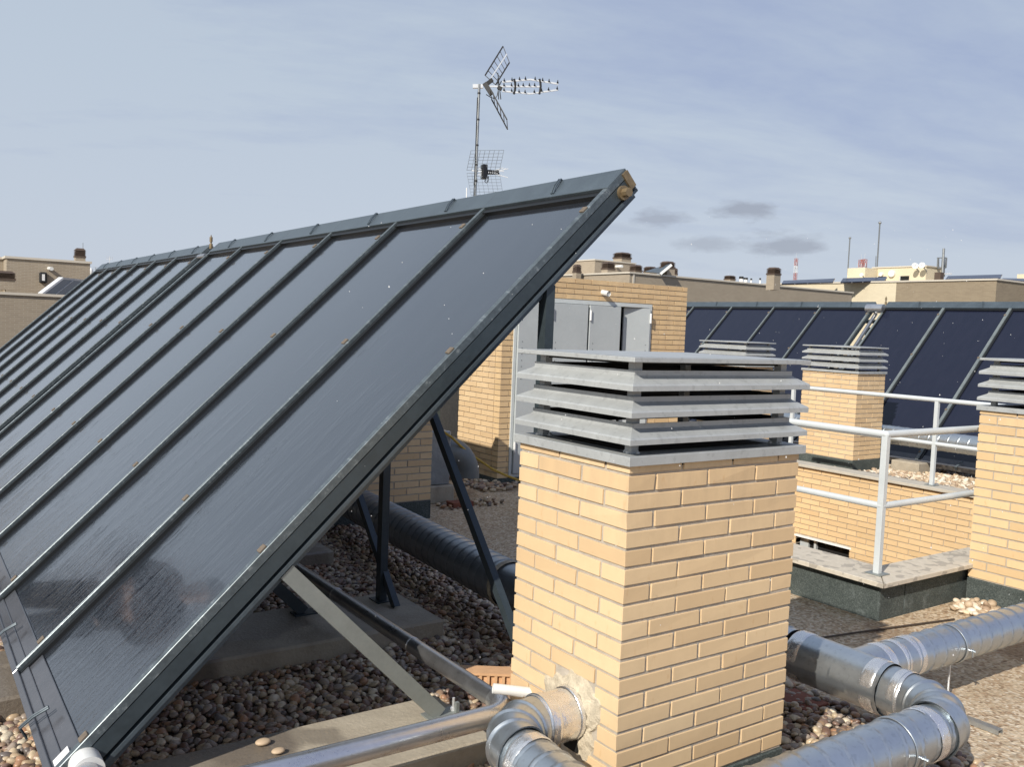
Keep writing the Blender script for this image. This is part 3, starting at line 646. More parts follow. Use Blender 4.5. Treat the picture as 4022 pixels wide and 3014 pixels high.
c_px = [(3000+430/2.1644, 2250+565/2.1644), (3000+800/2.1644, 2250+510/2.1644), (3000+1200/2.1644, 2250+455/2.1644), (3000+1620/2.1644, 2250+398/2.1644)]
b = MB(); b.tube([on(2, G0+.01, p) for p in c_px], .006, 6); tag(b.build('cable', M['cableblack'], smooth=True), 'thin dark cable lying across the slabs to the duct', 'cable')

# ------------------------------------------------------------------ light well with railings
CZ = -1.027
lw = thing('light_well', 'brick lined light well with stone coping and green membrane curb', 'light well', (5, 3, G0))
X0, Y0 = 3.076, 1.001
b = MB(); b.box((X0+.015, Y0+.015, G0-.02), (X0+.30, PY1+.1, CZ-.032)); b.build('membrane_curb', M['membrane'], lw, bevel=.01)
b = MB(); b.box((X0+.301, Y0+.015, G0-.02), (PX1+.25, Y0+.22, CZ-.032)); b.build('membrane_curb', M['membrane'], lw)
b = MB(); o = .045; zz0, zz1 = CZ-.031, CZ
b.add([(X0-o, Y0-o, zz0), (X0+.33, Y0+.30-.06, zz0), (X0+.33, PY1+.1, zz0), (X0-o, PY1+.1, zz0), (X0-o, Y0-o, zz1), (X0+.33, Y0+.24, zz1), (X0+.33, PY1+.1, zz1), (X0-o, PY1+.1, zz1)], [(0, 3, 2, 1), (4, 5, 6, 7), (0, 1, 5, 4), (1, 2, 6, 5), (2, 3, 7, 6), (3, 0, 4, 7)]); b.build('coping', M['coping'], lw, bevel=.003)
b = MB(); b.add([(X0-o+.006, Y0-o-.001, zz0), (PX1+.2, Y0-o-.001, zz0), (PX1+.2, Y0+.235, zz0), (X0+.336, Y0+.235, zz0), (X0-o+.006, Y0-o-.001, zz1), (PX1+.2, Y0-o-.001, zz1), (PX1+.2, Y0+.235, zz1), (X0+.336, Y0+.235, zz1)], [(0, 3, 2, 1), (4, 5, 6, 7), (0, 1, 5, 4), (1, 2, 6, 5), (2, 3, 7, 6), (3, 0, 4, 7)]); b.build('coping', M['coping'], lw, bevel=.003)
b = MB(); b.box((6.86, Y0+.24, CZ-.031), (7.13, PY1+.1, CZ)); b.build('coping', M['coping_dry'], lw, bevel=.003)
def wall_bricks(b, axis, f0, f1, a0, a1, ztop, rows, hole=None, ph=0):
    for r in range(rows):
        z = ztop-H*(r+1)+.01; a = a0-(.125 if (r+ph) % 2 else 0)
        while a < a1-.01:
            s, e = max(a, a0), min(a+.24, a1)
            segs = [(s, e)]
            if hole and z+.052 > hole[2] and z < hole[3]:
                segs = [(u, v) for u, v in ((s, min(e, hole[0])), (max(s, hole[1]), e)) if v-u > .02]
            for u, v in segs:
                j = random.uniform(-.0012, .0012)
                if axis == 0: b.box((u, f0+j, z), (v, f1, z+.052))
                else: b.box((f0+j, u, z), (f1, v, z+.052))
            a += .25
b = MB(); wall_bricks(b, 1, PX1, PX1+.1, PY0, PY1, CZ-.035, 42, hole=(3.79, 4.52, -2.9, -1.885)); b.build('brick_lining', M['brick_o'], lw)
b = MB(); b.box((PX1+.009, PY0, -3.7), (PX1+.13, 3.79, CZ-.032)); b.box((PX1+.009, 4.52, -3.7), (PX1+.13, PY1, CZ-.032)); b.box((PX1+.009, 3.79, -1.885), (PX1+.13, 4.52, CZ-.032)); b.box((PX1+.009, 3.79, -3.7), (PX1+.13, 4.52, -2.9)); b.build('mortar', M['mortar'], lw)
b = MB(); b.box((PX0-.14, PY0, -4.2), (PX0, PY1, CZ-.04)); b.box((PX0-.14, PY1, -4.2), (PX1+.13, PY1+.14, G0)); b.box((PX0-.14, PY0-.14, -4.2), (PX1+.13, PY0, CZ-.04)); b.build('brick_lining', M['brick_o'], lw)
b = MB(); b.box((PX0-.14, PY0-.14, -4.3), (PX1+.13, PY1+.14, -4.2)); b.build('well_floor', M['concrete'], lw)
b = MB(); b.box((PX1-.005, 3.77, -1.90), (PX1+.05, 4.54, -1.878)); b.build('lintel', M['white'], lw)
b = MB(); b.box((PX1+.09, 4.40, -2.9), (PX1+.12, 4.52, -1.90)); b.box((PX1+.07, 4.28, -2.9), (PX1+.11, 4.31, -1.90)); wf = b.build('window_frame', M['door'], lw)
b = MB(); b.box((PX1+.121, 3.79, -2.9), (PX1+.13, 4.52, -1.90)); b.build('window_pane', M['dark'], lw)
def railing(pts, label, posts, group, top=.90):
    t = thing('guard_rail', label, 'railing', (pts[0][0], pts[0][1], CZ), group)
    for zr, r in ((CZ+top, .024), (CZ+.44, .022)):
        b = MB()
        for p, q in zip(pts[:-1], pts[1:]): b.tube([(*p, zr), (*q, zr)], r, 16)
        for p in pts[1:-1]: b.sphere((*p, zr), r*1.02, 12, 8)
        b.build('rail_tube', M['rail'], t, smooth=True)
    for p in posts:
        b = MB(); b.box((p[0]-.02, p[1]-.02, CZ), (p[0]+.02, p[1]+.02, CZ+top-.01)); pb = b.build('post', M['rail'], t, bevel=.002)
        b = MB(); b.box((p[0]-.055, p[1]-.055, CZ+.001), (p[0]+.055, p[1]+.055, CZ+.007)); b.build('base_plate', M['galv_strut'], pb)
    return t
gr = 'white guard rails round the light well'
railing([(3.211, 4.3), (3.211, 1.118), (6.99, 1.118)], 'white tubular guard rail on the near and right edge of the light well', [(3.211, 1.118), (3.211, 2.9), (5.2, 1.118)], gr)
railing([(7.0, 1.118), (7.0, 4.85)], 'white tubular guard rail on the far edge, in front of the blue collectors', [(7.0, 2.939), (7.0, 4.75)], gr)

# ------------------------------------------------------------------ ochre shed with metal doors
hx0, hx1, hy0, hy1, hzt = 3.552, 6.383, 6.0, 9.0, 1.052
hs = thing('rooftop_shed', 'ochre brick plant shed with tall grey metal doors, one ajar', 'shed', ((hx0+hx1)/2, 7.5, G0))
dz = .803; dx0, dx1 = 3.70, 5.775
b = MB(); wall_bricks(b, 0, hy0, hy0+.115, hx0, hx1, hzt, 37, hole=(dx0, dx1, -2, dz)); b.build('front_wall', M['brick_o'], hs)
b = MB(); wall_bricks(b, 1, hx0, hx0+.115, hy0+.125, 6.87, hzt, 37, ph=1); b.build('side_wall', M['brick'], hs)
b = MB(); b.box((hx0+.009, hy0+.009, G0), (dx0-.001, 6.862, hzt-.01)); b.box((dx1+.001, hy0+.009, G0), (hx1-.009, 6.862, hzt-.01)); b.box((dx0-.001, hy0+.009, dz), (dx1+.001, 6.862, hzt-.01))
b.box((hx0+.4, 6.862, G0), (hx1-.009, hy1, hzt-.03)); b.build('mortar', M['mortar'], hs)
b = MB(); b.box((dx0, hy0+.5, G0), (dx1, hy0+.52, dz)); b.build('dark_interior', M['dark'], hs)
b = MB(); b.box((hx0-.006, hy0-.006, G0), (dx0+.4, hy0+.3, -1.235)); b.box((hx0-.006, hy0+.3, G0), (hx0+.3, 6.87, -1.235)); b.box((dx0+.4, hy0-.006, G0), (hx1+.006, hy0+.3, -1.235)); b.build('membrane_skirt', M['membrane'], hs)
b = MB(); fz = -1.19
b.box((dx0, hy0-.012, fz-.04), (dx1, hy0+.03, fz)); b.box((dx0, hy0-.012, dz-.045), (dx1, hy0+.03, dz))
for xx in (dx0, 4.165, dx1-.04): b.box((xx, hy0-.012, fz), (xx+.04, hy0+.03, dz-.045))
b.build('door_frame', M['door_edge'], hs, bevel=.003)
def leaf(x0, x1, ang=0., hinge='l', mt='door', nm='door'):
    b = MB(); hxx = x0 if hinge == 'l' else x1; z0, z1 = fz+.006, dz-.05
    def T(x, y, z):
        dx, dy = x-hxx, y; c, s = math.cos(ang), math.sin(ang); return (hxx+dx*c-dy*s, hy0-.014+dx*s+dy*c, z)
    b.box((x0, -.02, z0), (x1, .012, z1), T); o = b.build(nm, M[mt], hs, bevel=.003)
    b = MB()
    for i in range(7):
        for zz in (.42,): 
            xx = x0+.055 if hinge == 'l' else x1-.055
            p = T(xx, -.021, z1-.45-.07*i); b.tube([p, np.array(p)+np.array((0, -.002, 0))], .005, 6)
    b.build('vent_hole', M['dark'], o)
    b = MB()
    for zz in (z1-.12, z0+.3): p = T(x0 if hinge == 'l' else x1, -.03, zz); b.tube([(p[0], p[1], zz-.06), (p[0], p[1], zz+.06)], .013, 8)
    b.build('hinge', M['white'], o)
leaf(3.745, 4.16); leaf(4.21, 4.735); leaf(4.765, 5.245, hinge='l'); leaf(5.36, 5.735, ang=rad(-13), hinge='r')
b = MB(); q = on(1, 6.0, (1302*1.8183, 633*1.8183)); b.tube([q+np.array([0, .05, .012]), q+np.array([0.0, -.11, -.012])], .032, 16, cap=False); b.tube([q, q+np.array([0, -.1, -.011])], .026, 12); tag(b.build('drain_spout', M['white_pipe'], smooth=True), 'white pipe stub poking from the ochre shed above its doors', 'pipe stub')
b = MB(); b.box((1.0, 7.2, G0), (3.50, 7.4, .55)); tag(b.build('parapet_wall', M['membrane']), 'dark membrane clad wall between the shed and the collector row', 'wall')
# cowl box beside chimney
s4 = lambda x, y: (1500+x/3.3167, 1500+y/3.3167)
vb = thing('fan_box', 'grey sheet metal fan box with a curved outlet hood on a block', 'ventilator', (2.6, 5.5, G0))
def rect_y(Y, x0, y0, x1, y1):
    a, c = on(1, Y, s4(x0, y0)), on(1, Y, s4(x1, y1)); return a, c
a, c = rect_y(5.35, 640, 655, 880, 1335); fx0, fx1, fz0, fz1 = a[0], c[0], c[2], a[2]
b = MB(); b.box((fx0, 5.35, fz0), (fx1, 5.75, fz1)); b.build('box_body', M['galv_dark'], vb, bevel=.008)
b = MB(); b.box((fx0-.02, 5.30, G0), (fx1+.03, 5.8, fz0-.002)); b.build('concrete_block', M['concrete'], vb, bevel=.01)
b = MB(); n = 16; vs = []
for i in range(9):
    a_ = i/8*math.pi*.52; R = .30
    cx, cz = fx1+R*math.sin(a_)*.95, (fz1-.34)+ (R*math.cos(a_)-R)*.9+.13
    for j in range(n):
        t = 2*math.pi*j/n; rr = .15
        vs.append((cx+rr*math.sin(t)*math.sin(a_)*1., 5.55+.19*math.cos(t), cz+rr*math.sin(t)*math.cos(a_)))
b.add(vs, [(i*n+j, i*n+(j+1) % n, (i+1)*n+(j+1) % n, (i+1)*n+j) for i in range(8) for j in range(n)]); smooth_build(b, 'outlet_hood', M['hood'], vb)  # hood colour darkened to stand for the shade it sits in
yc = [(790, 645), (900, 718), (960, 775), (1050, 860), (1160, 950), (1280, 1030), (1440, 1140), (1600, 1215), (1800, 1292), (1950, 1320)]
b = MB(); pts = [on(1, 5.25+.045*i, s4(*p)) for i, p in enumerate(yc)]; pts = [np.array([p[0], p[1], max(p[2], G0+.02)]) for p in pts]; b.tube(pts, .013, 8); tag(b.build('yellow_cable', M['yellow'], smooth=True), 'mustard yellow cable sagging from the fan box to the shed doors', 'cable')
tag(MB().box((2.42, 5.05, G0), (2.65, 5.18, G0+.05)).build('clay_brick', M['terracotta'], bevel=.003), 'red clay brick lying beside the fan box block', 'brick')

# ------------------------------------------------------------------ television antenna mast behind the row
mb_ = on(0, 5.325, (1866, 775)); mt_ = on(0, 5.325, (1883, 330))
am = thing('antenna_mast', 'tall steel mast with two television antennas above the left row', 'antenna', (float(mb_[0]), float(mb_[1]), G0))
mx_, my_ = float(mb_[0]), float((mb_[1]+mt_[1])/2); D0 = 13.5
b = MB(); b.tube([(mx_, my_, G0), (mx_, my_, float(mt_[2]))], .019, 14); b.build('pole', M['mast'], am, smooth=True)
b = MB(); b.tube([(mx_-.025, my_-.0, 1.5), (mx_-.024, my_, float(mt_[2])-.2)], .007, 6)
b.build('coax_cable', M['black'], am)
for pp in (368, 470, 570, 646, 710):
    q = on(0, mx_, (1875, pp)); b = MB(); b.tube([(mx_, my_, q[2]-.012), (mx_, my_, q[2]+.012)], .024, 12); b.build('cable_tie', M['black'], am)
s8 = lambda x, y: (1750+x/2.0727, 100+y/2.0727)
dd = float((np.array([mx_, my_, 2.5])-CO)@CF)
def a8(x, y, dz_=0.): return dep(dd+dz_, s8(x, y))
b = MB(); b.bar(a8(222, 494), a8(305, 494), .05, .055); b.build('mast_clamp', M['silver'], am)
yg = MB()
an = b
yagi = MB()
for ln in ([(462, 458), (690, 438), (918, 474)], [(360, 494), (770, 496)], [(462, 532), (690, 554), (918, 522)]):
    for p, q in zip(ln[:-1], ln[1:]): yagi.bar(a8(*p), a8(*q), .017, .022)
yo = yagi.build('boom', M['silver'], am)
for p in [(478, 447), (541, 441), (602, 435), (650, 432), (729, 434), (790, 443), (842, 452), (912, 462), (476, 484), (537, 484), (592, 486), (632, 484), (682, 484), (725, 484), (476, 523), (538, 529), (598, 536), (647, 540), (722, 538), (782, 529), (838, 520), (908, 512)]:
    b = MB(); c0 = a8(p[0], p[1]-2); c1 = a8(p[0], p[1]+9); hw = CF*.075
    b.bar(c0-hw, c0+hw, .012, .012); b.bar(c0-hw*.12, c1-hw*.12, .022, .02, up=(1, 0, 0)); b.build('director', M['black'], yo)
for x_ in (562, 768):
    b = MB(); b.tube([a8(x_-4, 435), a8(x_+4, 460), a8(x_+6, 495), a8(x_+2, 530), a8(x_-6, 557)], .018, 8); b.build('spacer', M['black'], yo)
# corner reflector of the upper antenna: two slatted wings
def wing(P0, P1, Q0, Q1, bars, nm):
    b = MB(); P0, P1, Q0, Q1 = [np.array(v) for v in (P0, P1, Q0, Q1)]
    b.bar(P0, P1, .02, .02); b.bar(Q0, Q1, .02, .02)
    for i in range(bars+1):
        f = i/bars; b.bar(P0*(1-f)+P1*f, Q0*(1-f)+Q1*f, .010, .010)
    return b.build(nm, M['black'], am)
off = CF*.25
wing(a8(322, 405)+off*0, a8(468, 168), a8(408, 482), a8(520, 300), 6, 'reflector_wing')
b = MB(); b.bar(a8(368, 430), a8(500, 230), .022, .016); b.build('wing_spine', M['silver'], am)
wing(a8(366, 560)-CF*.26, a8(500, 806)-CF*.26, a8(372, 556)+CF*.26, a8(504, 806)+CF*.26, 5, 'reflector_wing')
b = MB(); b.bar(a8(318, 470), a8(375, 560), .07, .07); b.bar(a8(330, 480), a8(382, 440), .07, .05); b.bar(a8(425, 500), a8(458, 516), .05, .05); b.build('feed_box', M['black'], am)
b = MB()
for p, q in (((425, 385), (450, 600)), ((432, 600), (425, 430)), ((455, 450), (430, 505))): b.tube([a8(*p), a8(*q)], .007, 6)
b.tube([a8(330, 560), a8(370, 585), a8(405, 595), a8(420, 570), a8(430, 520)], .007, 6); b.tube([a8(265, 540), a8(275, 500), a8(300, 485), a8(330, 490)], .008, 6); b.build('feed_wire', M['black'], am)
# lower grid antenna
def grid(c00, c10, c01, c11, nu, nv):
    b = MB(); c00, c10, c01, c11 = [np.array(v) for v in (c00, c10, c01, c11)]
    L = lambda u, v: c00*(1-u)*(1-v)+c10*u*(1-v)+c01*(1-u)*v+c11*u*v
    for i in range(nu+1): b.tube([L(i/nu, 0), L(i/nu, 1)], .0032, 5)
    for j in range(nv+1): b.tube([L(0, j/nv), L(1, j/nv)], .0032, 5)
    return b.build('grid_reflector', M['galv_dark'], am)
grid(a8(207, 1018, -.15), a8(475, 1015, -.15), a8(173, 1178), a8(440, 1178), 7, 6)
grid(a8(173, 1203), a8(440, 1203), a8(207, 1380, -.15), a8(468, 1380, -.15), 7, 7)
b = MB(); b.bar(a8(314, 1135), a8(314, 1248), .09, .07, up=(1, 0, 0)); b.build('dipole_box', M['black'], am)
b = MB(); b.bar(a8(215, 1180), a8(430, 1205), .014, .02)
for p, q in (((380, 1185), (470, 1158)), ((400, 1190), (510, 1165)), ((400, 1205), (508, 1238)), ((390, 1200), (455, 1225)), ((430, 1195), (490, 1162)), ((262, 1160), (330, 1190)), ((262, 1215), (330, 1195)), ((270, 1230), (330, 1200)), ((430, 1180), (475, 1188))): b.bar(a8(*p), a8(*q), .012, .01)
b.build('grid_boom', M['silver'], am)
b = MB()
for i, x_ in enumerate((345, 362, 378, 395, 412, 428)): b.bar(a8(x_, 1175+i), a8(x_, 1213), .02, .03, up=(1, 0, 0))
b.tube([a8(328, 1245), a8(320, 1268), a8(330, 1282), a8(345, 1270), a8(350, 1225)], .008, 6); b.build('grid_director', M['black'], am)
b = MB(); b.tube([a8(170, 1420), a8(172, 1322)], .008, 6); tag(b.build('lightning_rod', M['white'], smooth=True), 'thin white rod left of the antenna mast, behind the ridge', 'rod')

# ------------------------------------------------------------------ distant buildings
def brown_chimney(px0, px1, py_top, py_cap, py_base, d, label, grp, stub=True, hip=.25, nsl=4, yaw=0.):
    """cap between px0..px1; seen corner-on as the other axis aligned blocks"""
    c0 = dep(d, ((px0+px1)/2, py_cap)); wpx = (px1-px0)*d/F_; hd = YAW-math.atan(((px0+px1)/2-PW/2)/F_); side = wpx/(abs(math.sin(hd))+abs(math.cos(hd)))
    zt, zc = dep(d, ((px0+px1)/2, py_top))[2], c0[2]; zb = dep(d, ((px0+px1)/2, py_base))[2]-.3
    x, y = float(c0[0]), float(c0[1]); h = side/2; H_ = zt-zc
    t = thing('louvred_chimney', label, 'chimney', (x, y, float(zb)), grp)
    b = MB(); b.box((x-h*.9, y-h*.9, zb), (x+h*.9, y+h*.9, zc)); b.build('stub', M['greybrick'], t)
    b = MB(); b.box((x-h, y-h, zc), (x+h, y+h, zc+H_*.18)); b.box((x-h*.8, y-h*.8, zc+H_*.18), (x+h*.8, y+h*.8, zc+H_*.7))
    cp = b.build('cap_frame', M['louvre_brown'], t)
    for i in range(nsl):
        z = zc+H_*(.22+.13*i); b = MB()
        k = .82; b.add([(x-h, y-h, z), (x+h, y-h, z), (x+h, y+h, z), (x-h, y+h, z), (x-h*k, y-h*k, z+H_*.085), (x+h*k, y-h*k, z+H_*.085), (x+h*k, y+h*k, z+H_*.085), (x-h*k, y+h*k, z+H_*.085)], [(0, 3, 2, 1), (4, 5, 6, 7), (0, 1, 5, 4), (1, 2, 6, 5), (2, 3, 7, 6), (3, 0, 4, 7)])
        b.build('slat', M['louvre_brown'], cp)
    b = MB(); z = zc+H_*.74; k = .6
    b.add([(x-h, y-h, z), (x+h, y-h, z), (x+h, y+h, z), (x-h, y+h, z), (x-h*k, y-h*k, zt), (x+h*k, y-h*k, zt), (x+h*k, y+h*k, zt), (x-h*k, y+h*k, zt)], [(0, 3, 2, 1), (4, 5, 6, 7), (0, 1, 5, 4), (1, 2, 6, 5), (2, 3, 7, 6), (3, 0, 4, 7)]); b.build('hipped_lid', M['louvre_brown'], cp)
    return t
sL = lambda x, y: (x/3.6844, 900+y/3.6844)
BG = 'brown louvred chimneys on the taupe buildings'
# left building
YL1, YL2 = 30.4, 38.4
p0, p1 = on(1, YL1, sL(0, 946)), on(1, YL1, sL(905, 988)); zl = float((p0[2]+p1[2])/2)
bl = thing('apartment_building', 'taupe brick building at the far left with tilted panels on its roof', 'building', (0, YL1, -20))
b = MB(); b.box((-18, YL1, -20.4), (14, YL1+30, zl)); b.build('lower_wall', M['greybrick'], bl)
b = MB(); b.box((-18, YL1-.06, zl), (14, YL1+.35, zl+.085)); b.build('coping', M['coping_far'], bl)
q0, q1 = on(1, YL2, sL(95, 418)), on(1, YL2, sL(1305, 505)); zu = float((q0[2]+q1[2])/2)
b = MB(); b.box((q0[0], YL2, zl-.1), (q1[0], YL2+8, zu)); b.build('penthouse_wall', M['greybrick'], bl)
b = MB(); b.box((q0[0]-.9, YL2+1.2, zl-.1), (q0[0]-.002, YL2+8, zu)); b.build('penthouse_wall', M['greybrick'], bl)
b = MB(); b.box((q0[0]-.06, YL2-.06, zu), (q1[0]+.06, YL2+8.06, zu+.09)); b.box((q0[0]-.96, YL2+1.14, zu), (q0[0]-.061, YL2+8.06, zu+.09)); b.build('coping', M['coping_far'], bl)
q = on(1, YL2, sL(708, 572)); b = MB(); b.tube([q, q+np.array([0, -.75, -.03])], .075, 10); b.build('waste_pipe', M['white_pipe'], bl)
q = on(1, YL2, sL(620, 705)); b = MB(); b.box(q+np.array([-.14, -.16, -.22]), q+np.array([.14, -.002, .22])); wl = b.build('wall_lamp', M['black'], bl, bevel=.04)
b = MB(); b.box(q+np.array([-.05, -.19, -.12]), q+np.array([.05, -.161, .14])); b.build('lamp_glass', M['white'], wl)
brown_chimney(*[v for v in (1070/3.6844, 1238/3.6844)], 900+280/3.6844, 900+415/3.6844, 900+465/3.6844, 38.0, 'brown louvred chimney with a thin rod on the far left building', BG)
q = dep(38., sL(1200, 300)); b = MB(); b.tube([q, q+np.array([0, 0, .30])], .012, 6); tag(b.build('lightning_rod', M['mast']), 'thin rod rising from the chimney of the far left building', 'rod')
brown_chimney(-60/3.6844, 213/3.6844, 900+608/3.6844, 900+742/3.6844, 900+760/3.6844, 33.0, 'wide brown louvred cap cut by the left edge of the photo', BG)
def tilted(pxs, Y, label, grp, mt, frame=True, th=.06):
    pts = [np.array(p) for p in pxs]
    # quad: top-left, top-right, bottom-right, bottom-left as world points
    n_ = np.cross(pts[1]-pts[0], pts[3]-pts[0]); n_ /= np.linalg.norm(n_); t = thing('solar_panel_row', label, 'solar panels', tuple(pts[3]), grp)
    vs = pts+[p-n_*th for p in pts]; b = MB(); b.add(vs, [(0, 1, 2, 3), (7, 6, 5, 4), (0, 4, 5, 1), (1, 5, 6, 2), (2, 6, 7, 3), (3, 7, 4, 0)]); b.build('panel', M[mt], t)
    return t, pts, n_
def quad_row(TL, TR, BL, label, mt, nd, legs):
    TL, TR, BL = [np.array(v) for v in (TL, TR, BL)]; BR = BL+TR-TL; n_ = np.cross(TR-TL, BL-TL); n_ /= np.linalg.norm(n_)
    t = thing('solar_panel_row', label, 'solar panels', tuple(map(float, BL)), 'panel rows on the neighbouring roofs'); P = [TL, TR, BR, BL]
    b = MB(); b.add(P+[p-n_*.07 for p in P], [(0, 1, 2, 3), (7, 6, 5, 4), (0, 4, 5, 1), (1, 5, 6, 2), (2, 6, 7, 3), (3, 7, 4, 0)]); b.build('panel', M[mt], t)
    for i in range(1, nd):
        f = i/nd; b = MB(); o_ = n_*.01
        for sg in (1, -1): b.bar(TL*(1-f)+TR*f-n_*(.035-.04*sg), BL*(1-f)+BR*f-n_*(.035-.04*sg), .035, .02)
        b.build('cover_strip', M['pv_edge'], t)
    b = MB(); b.bar(TL-n_*.035, TR-n_*.035, .09, .09); b.build('top_rail', M['pv_edge'], t)
    if legs:
        b = MB(); b.bar(TL, BL, .16, .12); b.build('end_frame', M['white'], t)
        b = MB(); b.tube([TL+np.array([0, 0, -.1]), TL+np.array([0, 0, -1.3])], .10, 10); b.build('leg', M['white'], t)
    return t
quad_row(dep(34., sL(885, 718)), dep(36.9, sL(1350, 770)), dep(32., sL(585, 947)), 'tilted panel row with a white end frame on the far left building', 'grey_panel', 3, True)
quad_row(dep(34.7, sL(-200, 712)), dep(40., sL(540, 788)), dep(34.7, sL(-200, 712))+dep(38., sL(390, 908))-dep(40., sL(540, 788)), 'brownish panel row left of the white framed one on the far left building', 'grey_panel', 4, False)
q = dep(60, sL(1585, 500)); b = MB(); b.tube([q, q+np.array([0, 0, .5])], .02, 6)
for k in range(4): b.bar(q+np.array([-.15+.1*k, .1-.07*k, .22]), q+np.array([-.15+.1*k, .1-.07*k, .48]), .02, .02, up=(1, 0, 0))
b.bar(q+np.array([-.17, .11, .3]), q+np.array([.17, -.11, .3]), .015, .015); tag(b.build('roof_antenna', M['silver']), 'small pale antenna just above the far end of the left row', 'antenna')
q = dep(58, sL(1385, 600)); b = MB(); b.tube([q-np.array([0, 0, .3]), q+np.array([0, 0, .22])], .02, 6); b.bar(q+np.array([-.17, .11, .2]), q+np.array([.17, -.11, .2]), .015, .015); b.bar(q+np.array([-.17, .11, .1]), q+np.array([.17, -.11, .1]), .015, .015)
tag(b.build('roof_antenna', M['mast']), 'low dark antenna beside the far end of the left row', 'antenna')
q = dep(57, sL(1312, 625)); b = MB(); b.sphere(q, .28, 10, 8, (.6, .6, 1)); tag(b.build('satellite_dish', M['white'], smooth=True), 'tiny white dish beside the far left building', 'satellite dish')
# building F behind the shed
s5 = lambda x, y: (2250+x/3.16, 950+y/3.16)
cF = dep(49, s5(708, 372)); fx, fy, fz_ = [float(v) for v in cF]; fr = float(on(1, fy, (3347, 1150))[0])
bf = thing('apartment_building', 'long taupe brick building behind the ochre shed, brown chimneys on top', 'building', (fx, fy, -20))
b = MB(); b.box((fx, fy, -20.4), (fr, fy+40, fz_-.09)); b.build('wall', M['greybrick'], bf)
b = MB(); b.box((fx-.08, fy-.08, fz_-.09), (fr+.08, fy+40.1, fz_)); b.build('coping', M['coping_far'], bf)
b = MB(); b.box((fx+.22, fy-.04, -20), (fx+.34, fy-.001, fz_-.09)); b.build('downpipe', M['coping_far'], bf)
cU = dep(56, s5(277, 215)); ux, uy, uz = [float(v) for v in cU]; ur = float(on(1, uy, s5(775, 268))[0])
b = MB(); b.box((ux, uy, fz_-.5), (ur, uy+12, uz-.07)); b.build('penthouse_wall', M['greybrick'], bf)
b = MB(); b.box((ux-.06, uy-.06, uz-.07), (ur+.06, uy+12.06, uz)); b.build('coping', M['coping_far'], bf)
q = on(1, uy, s5(535, 308)); b = MB(); b.tube([q, q+np.array([0, -.6, 0])], .09, 8); b.build('waste_pipe', M['white_pipe'], bf)
FC = [(490, 735, 135, 212, 245, 58, 'brown louvred chimney on the penthouse, highest of them all'), (345, 530, 250, 348, 376, 52, 'brown louvred chimney in front of the penthouse of the long taupe building'), (-10, 110, 283, 386, 400, 52, 'brown louvred chimney peeking past the edge of the left collector row'),
      (693, 868, 288, 372, 385, 53, 'brown louvred cap right above the corner of the long taupe building'), (868, 1050, 310, 380, 390, 57, 'lower brown louvred cap left of the tilted grey panel'), (1073, 1275, 245, 332, 410, 52, 'brown louvred chimney behind the tip of the tilted grey panel'),
      (1225, 1305, 330, 408, 420, 56, 'brown louvred cap half hidden at the right of the panel tip'), (1870, 2025, 420, 472, 482, 60, 'small low brown louvred cap on the right half of the long parapet')]
for a_ in FC: brown_chimney(*s5(a_[0], 0)[:1], s5(a_[1], 0)[0], s5(0, a_[2])[1], s5(0, a_[3])[1], s5(0, a_[4])[1], a_[5], a_[6], BG)
s6 = lambda x, y: (2100+x/1.7015, 950+y/1.7015)
brown_chimney(s6(1547, 0)[0], s6(1648, 0)[0], s6(0, 172)[1], s6(0, 222)[1], s6(0, 285)[1], 47, 'lone tall taupe chimney with brown louvred cap near the red and white mast', BG)
for i, (x0, x1, y0, y1) in enumerate([(1365, 1395, 232, 262), (1396, 1424, 240, 265), (1440, 1453, 245, 268), (1500, 1512, 243, 268)]):
    p = dep(60, s6((x0+x1)/2, y1)); zt = dep(60, s6((x0+x1)/2, y0))[2]; r = (x1-x0)/1.7015*60/F_/2
    t = thing('roof_vent', ['widest round roof vent with black cowl on the long parapet', 'second round roof vent, touching the widest one', 'thin roof vent between the round pair and the tall chimney', 'thin roof vent next to the tall taupe chimney'][i], 'vent', tuple(map(float, p)), 'small round vents on the long parapet')
    b = MB(); b.tube([p-np.array([0, 0, .3]), (p[0], p[1], p[2]*.5+zt*.5)], r*.85, 10); b.build('vent_pipe', M['white'], t); b = MB(); b.tube([(p[0], p[1], p[2]*.5+zt*.5), (p[0], p[1], zt)], r, 10); b.build('cowl', M['black'], t)
# tilted grey panel on F
pA, pB, pC = dep(50, s5(1225, 285)), dep(50, s5(1085, 400)), dep(53, s5(905, 380)); pD = pA+(pC-pB)*1.0
t = thing('solar_panel_row', 'grey tilted panel with a white edge on the long taupe building', 'solar panels', tuple(map(float, pB)), 'panel rows on the neighbouring roofs')
nn = np.cross(pB-pA, pC-pB); nn /= np.linalg.norm(nn)
pD2 = dep(54.5, s5(1060, 330))
b = MB(); b.add([pA, pB, pC, pD2, pA-nn*.08, pB-nn*.08, pC-nn*.08, pD2-nn*.08], [(0, 1, 2, 3), (7, 6, 5, 4), (0, 4, 5, 1), (1, 5, 6, 2), (2, 6, 7, 3), (3, 7, 4, 0)]); b.build('panel', M['flash'], t)
b = MB(); b.bar(pA, pB, .10, .14); b.build('end_frame', M['white'], t)
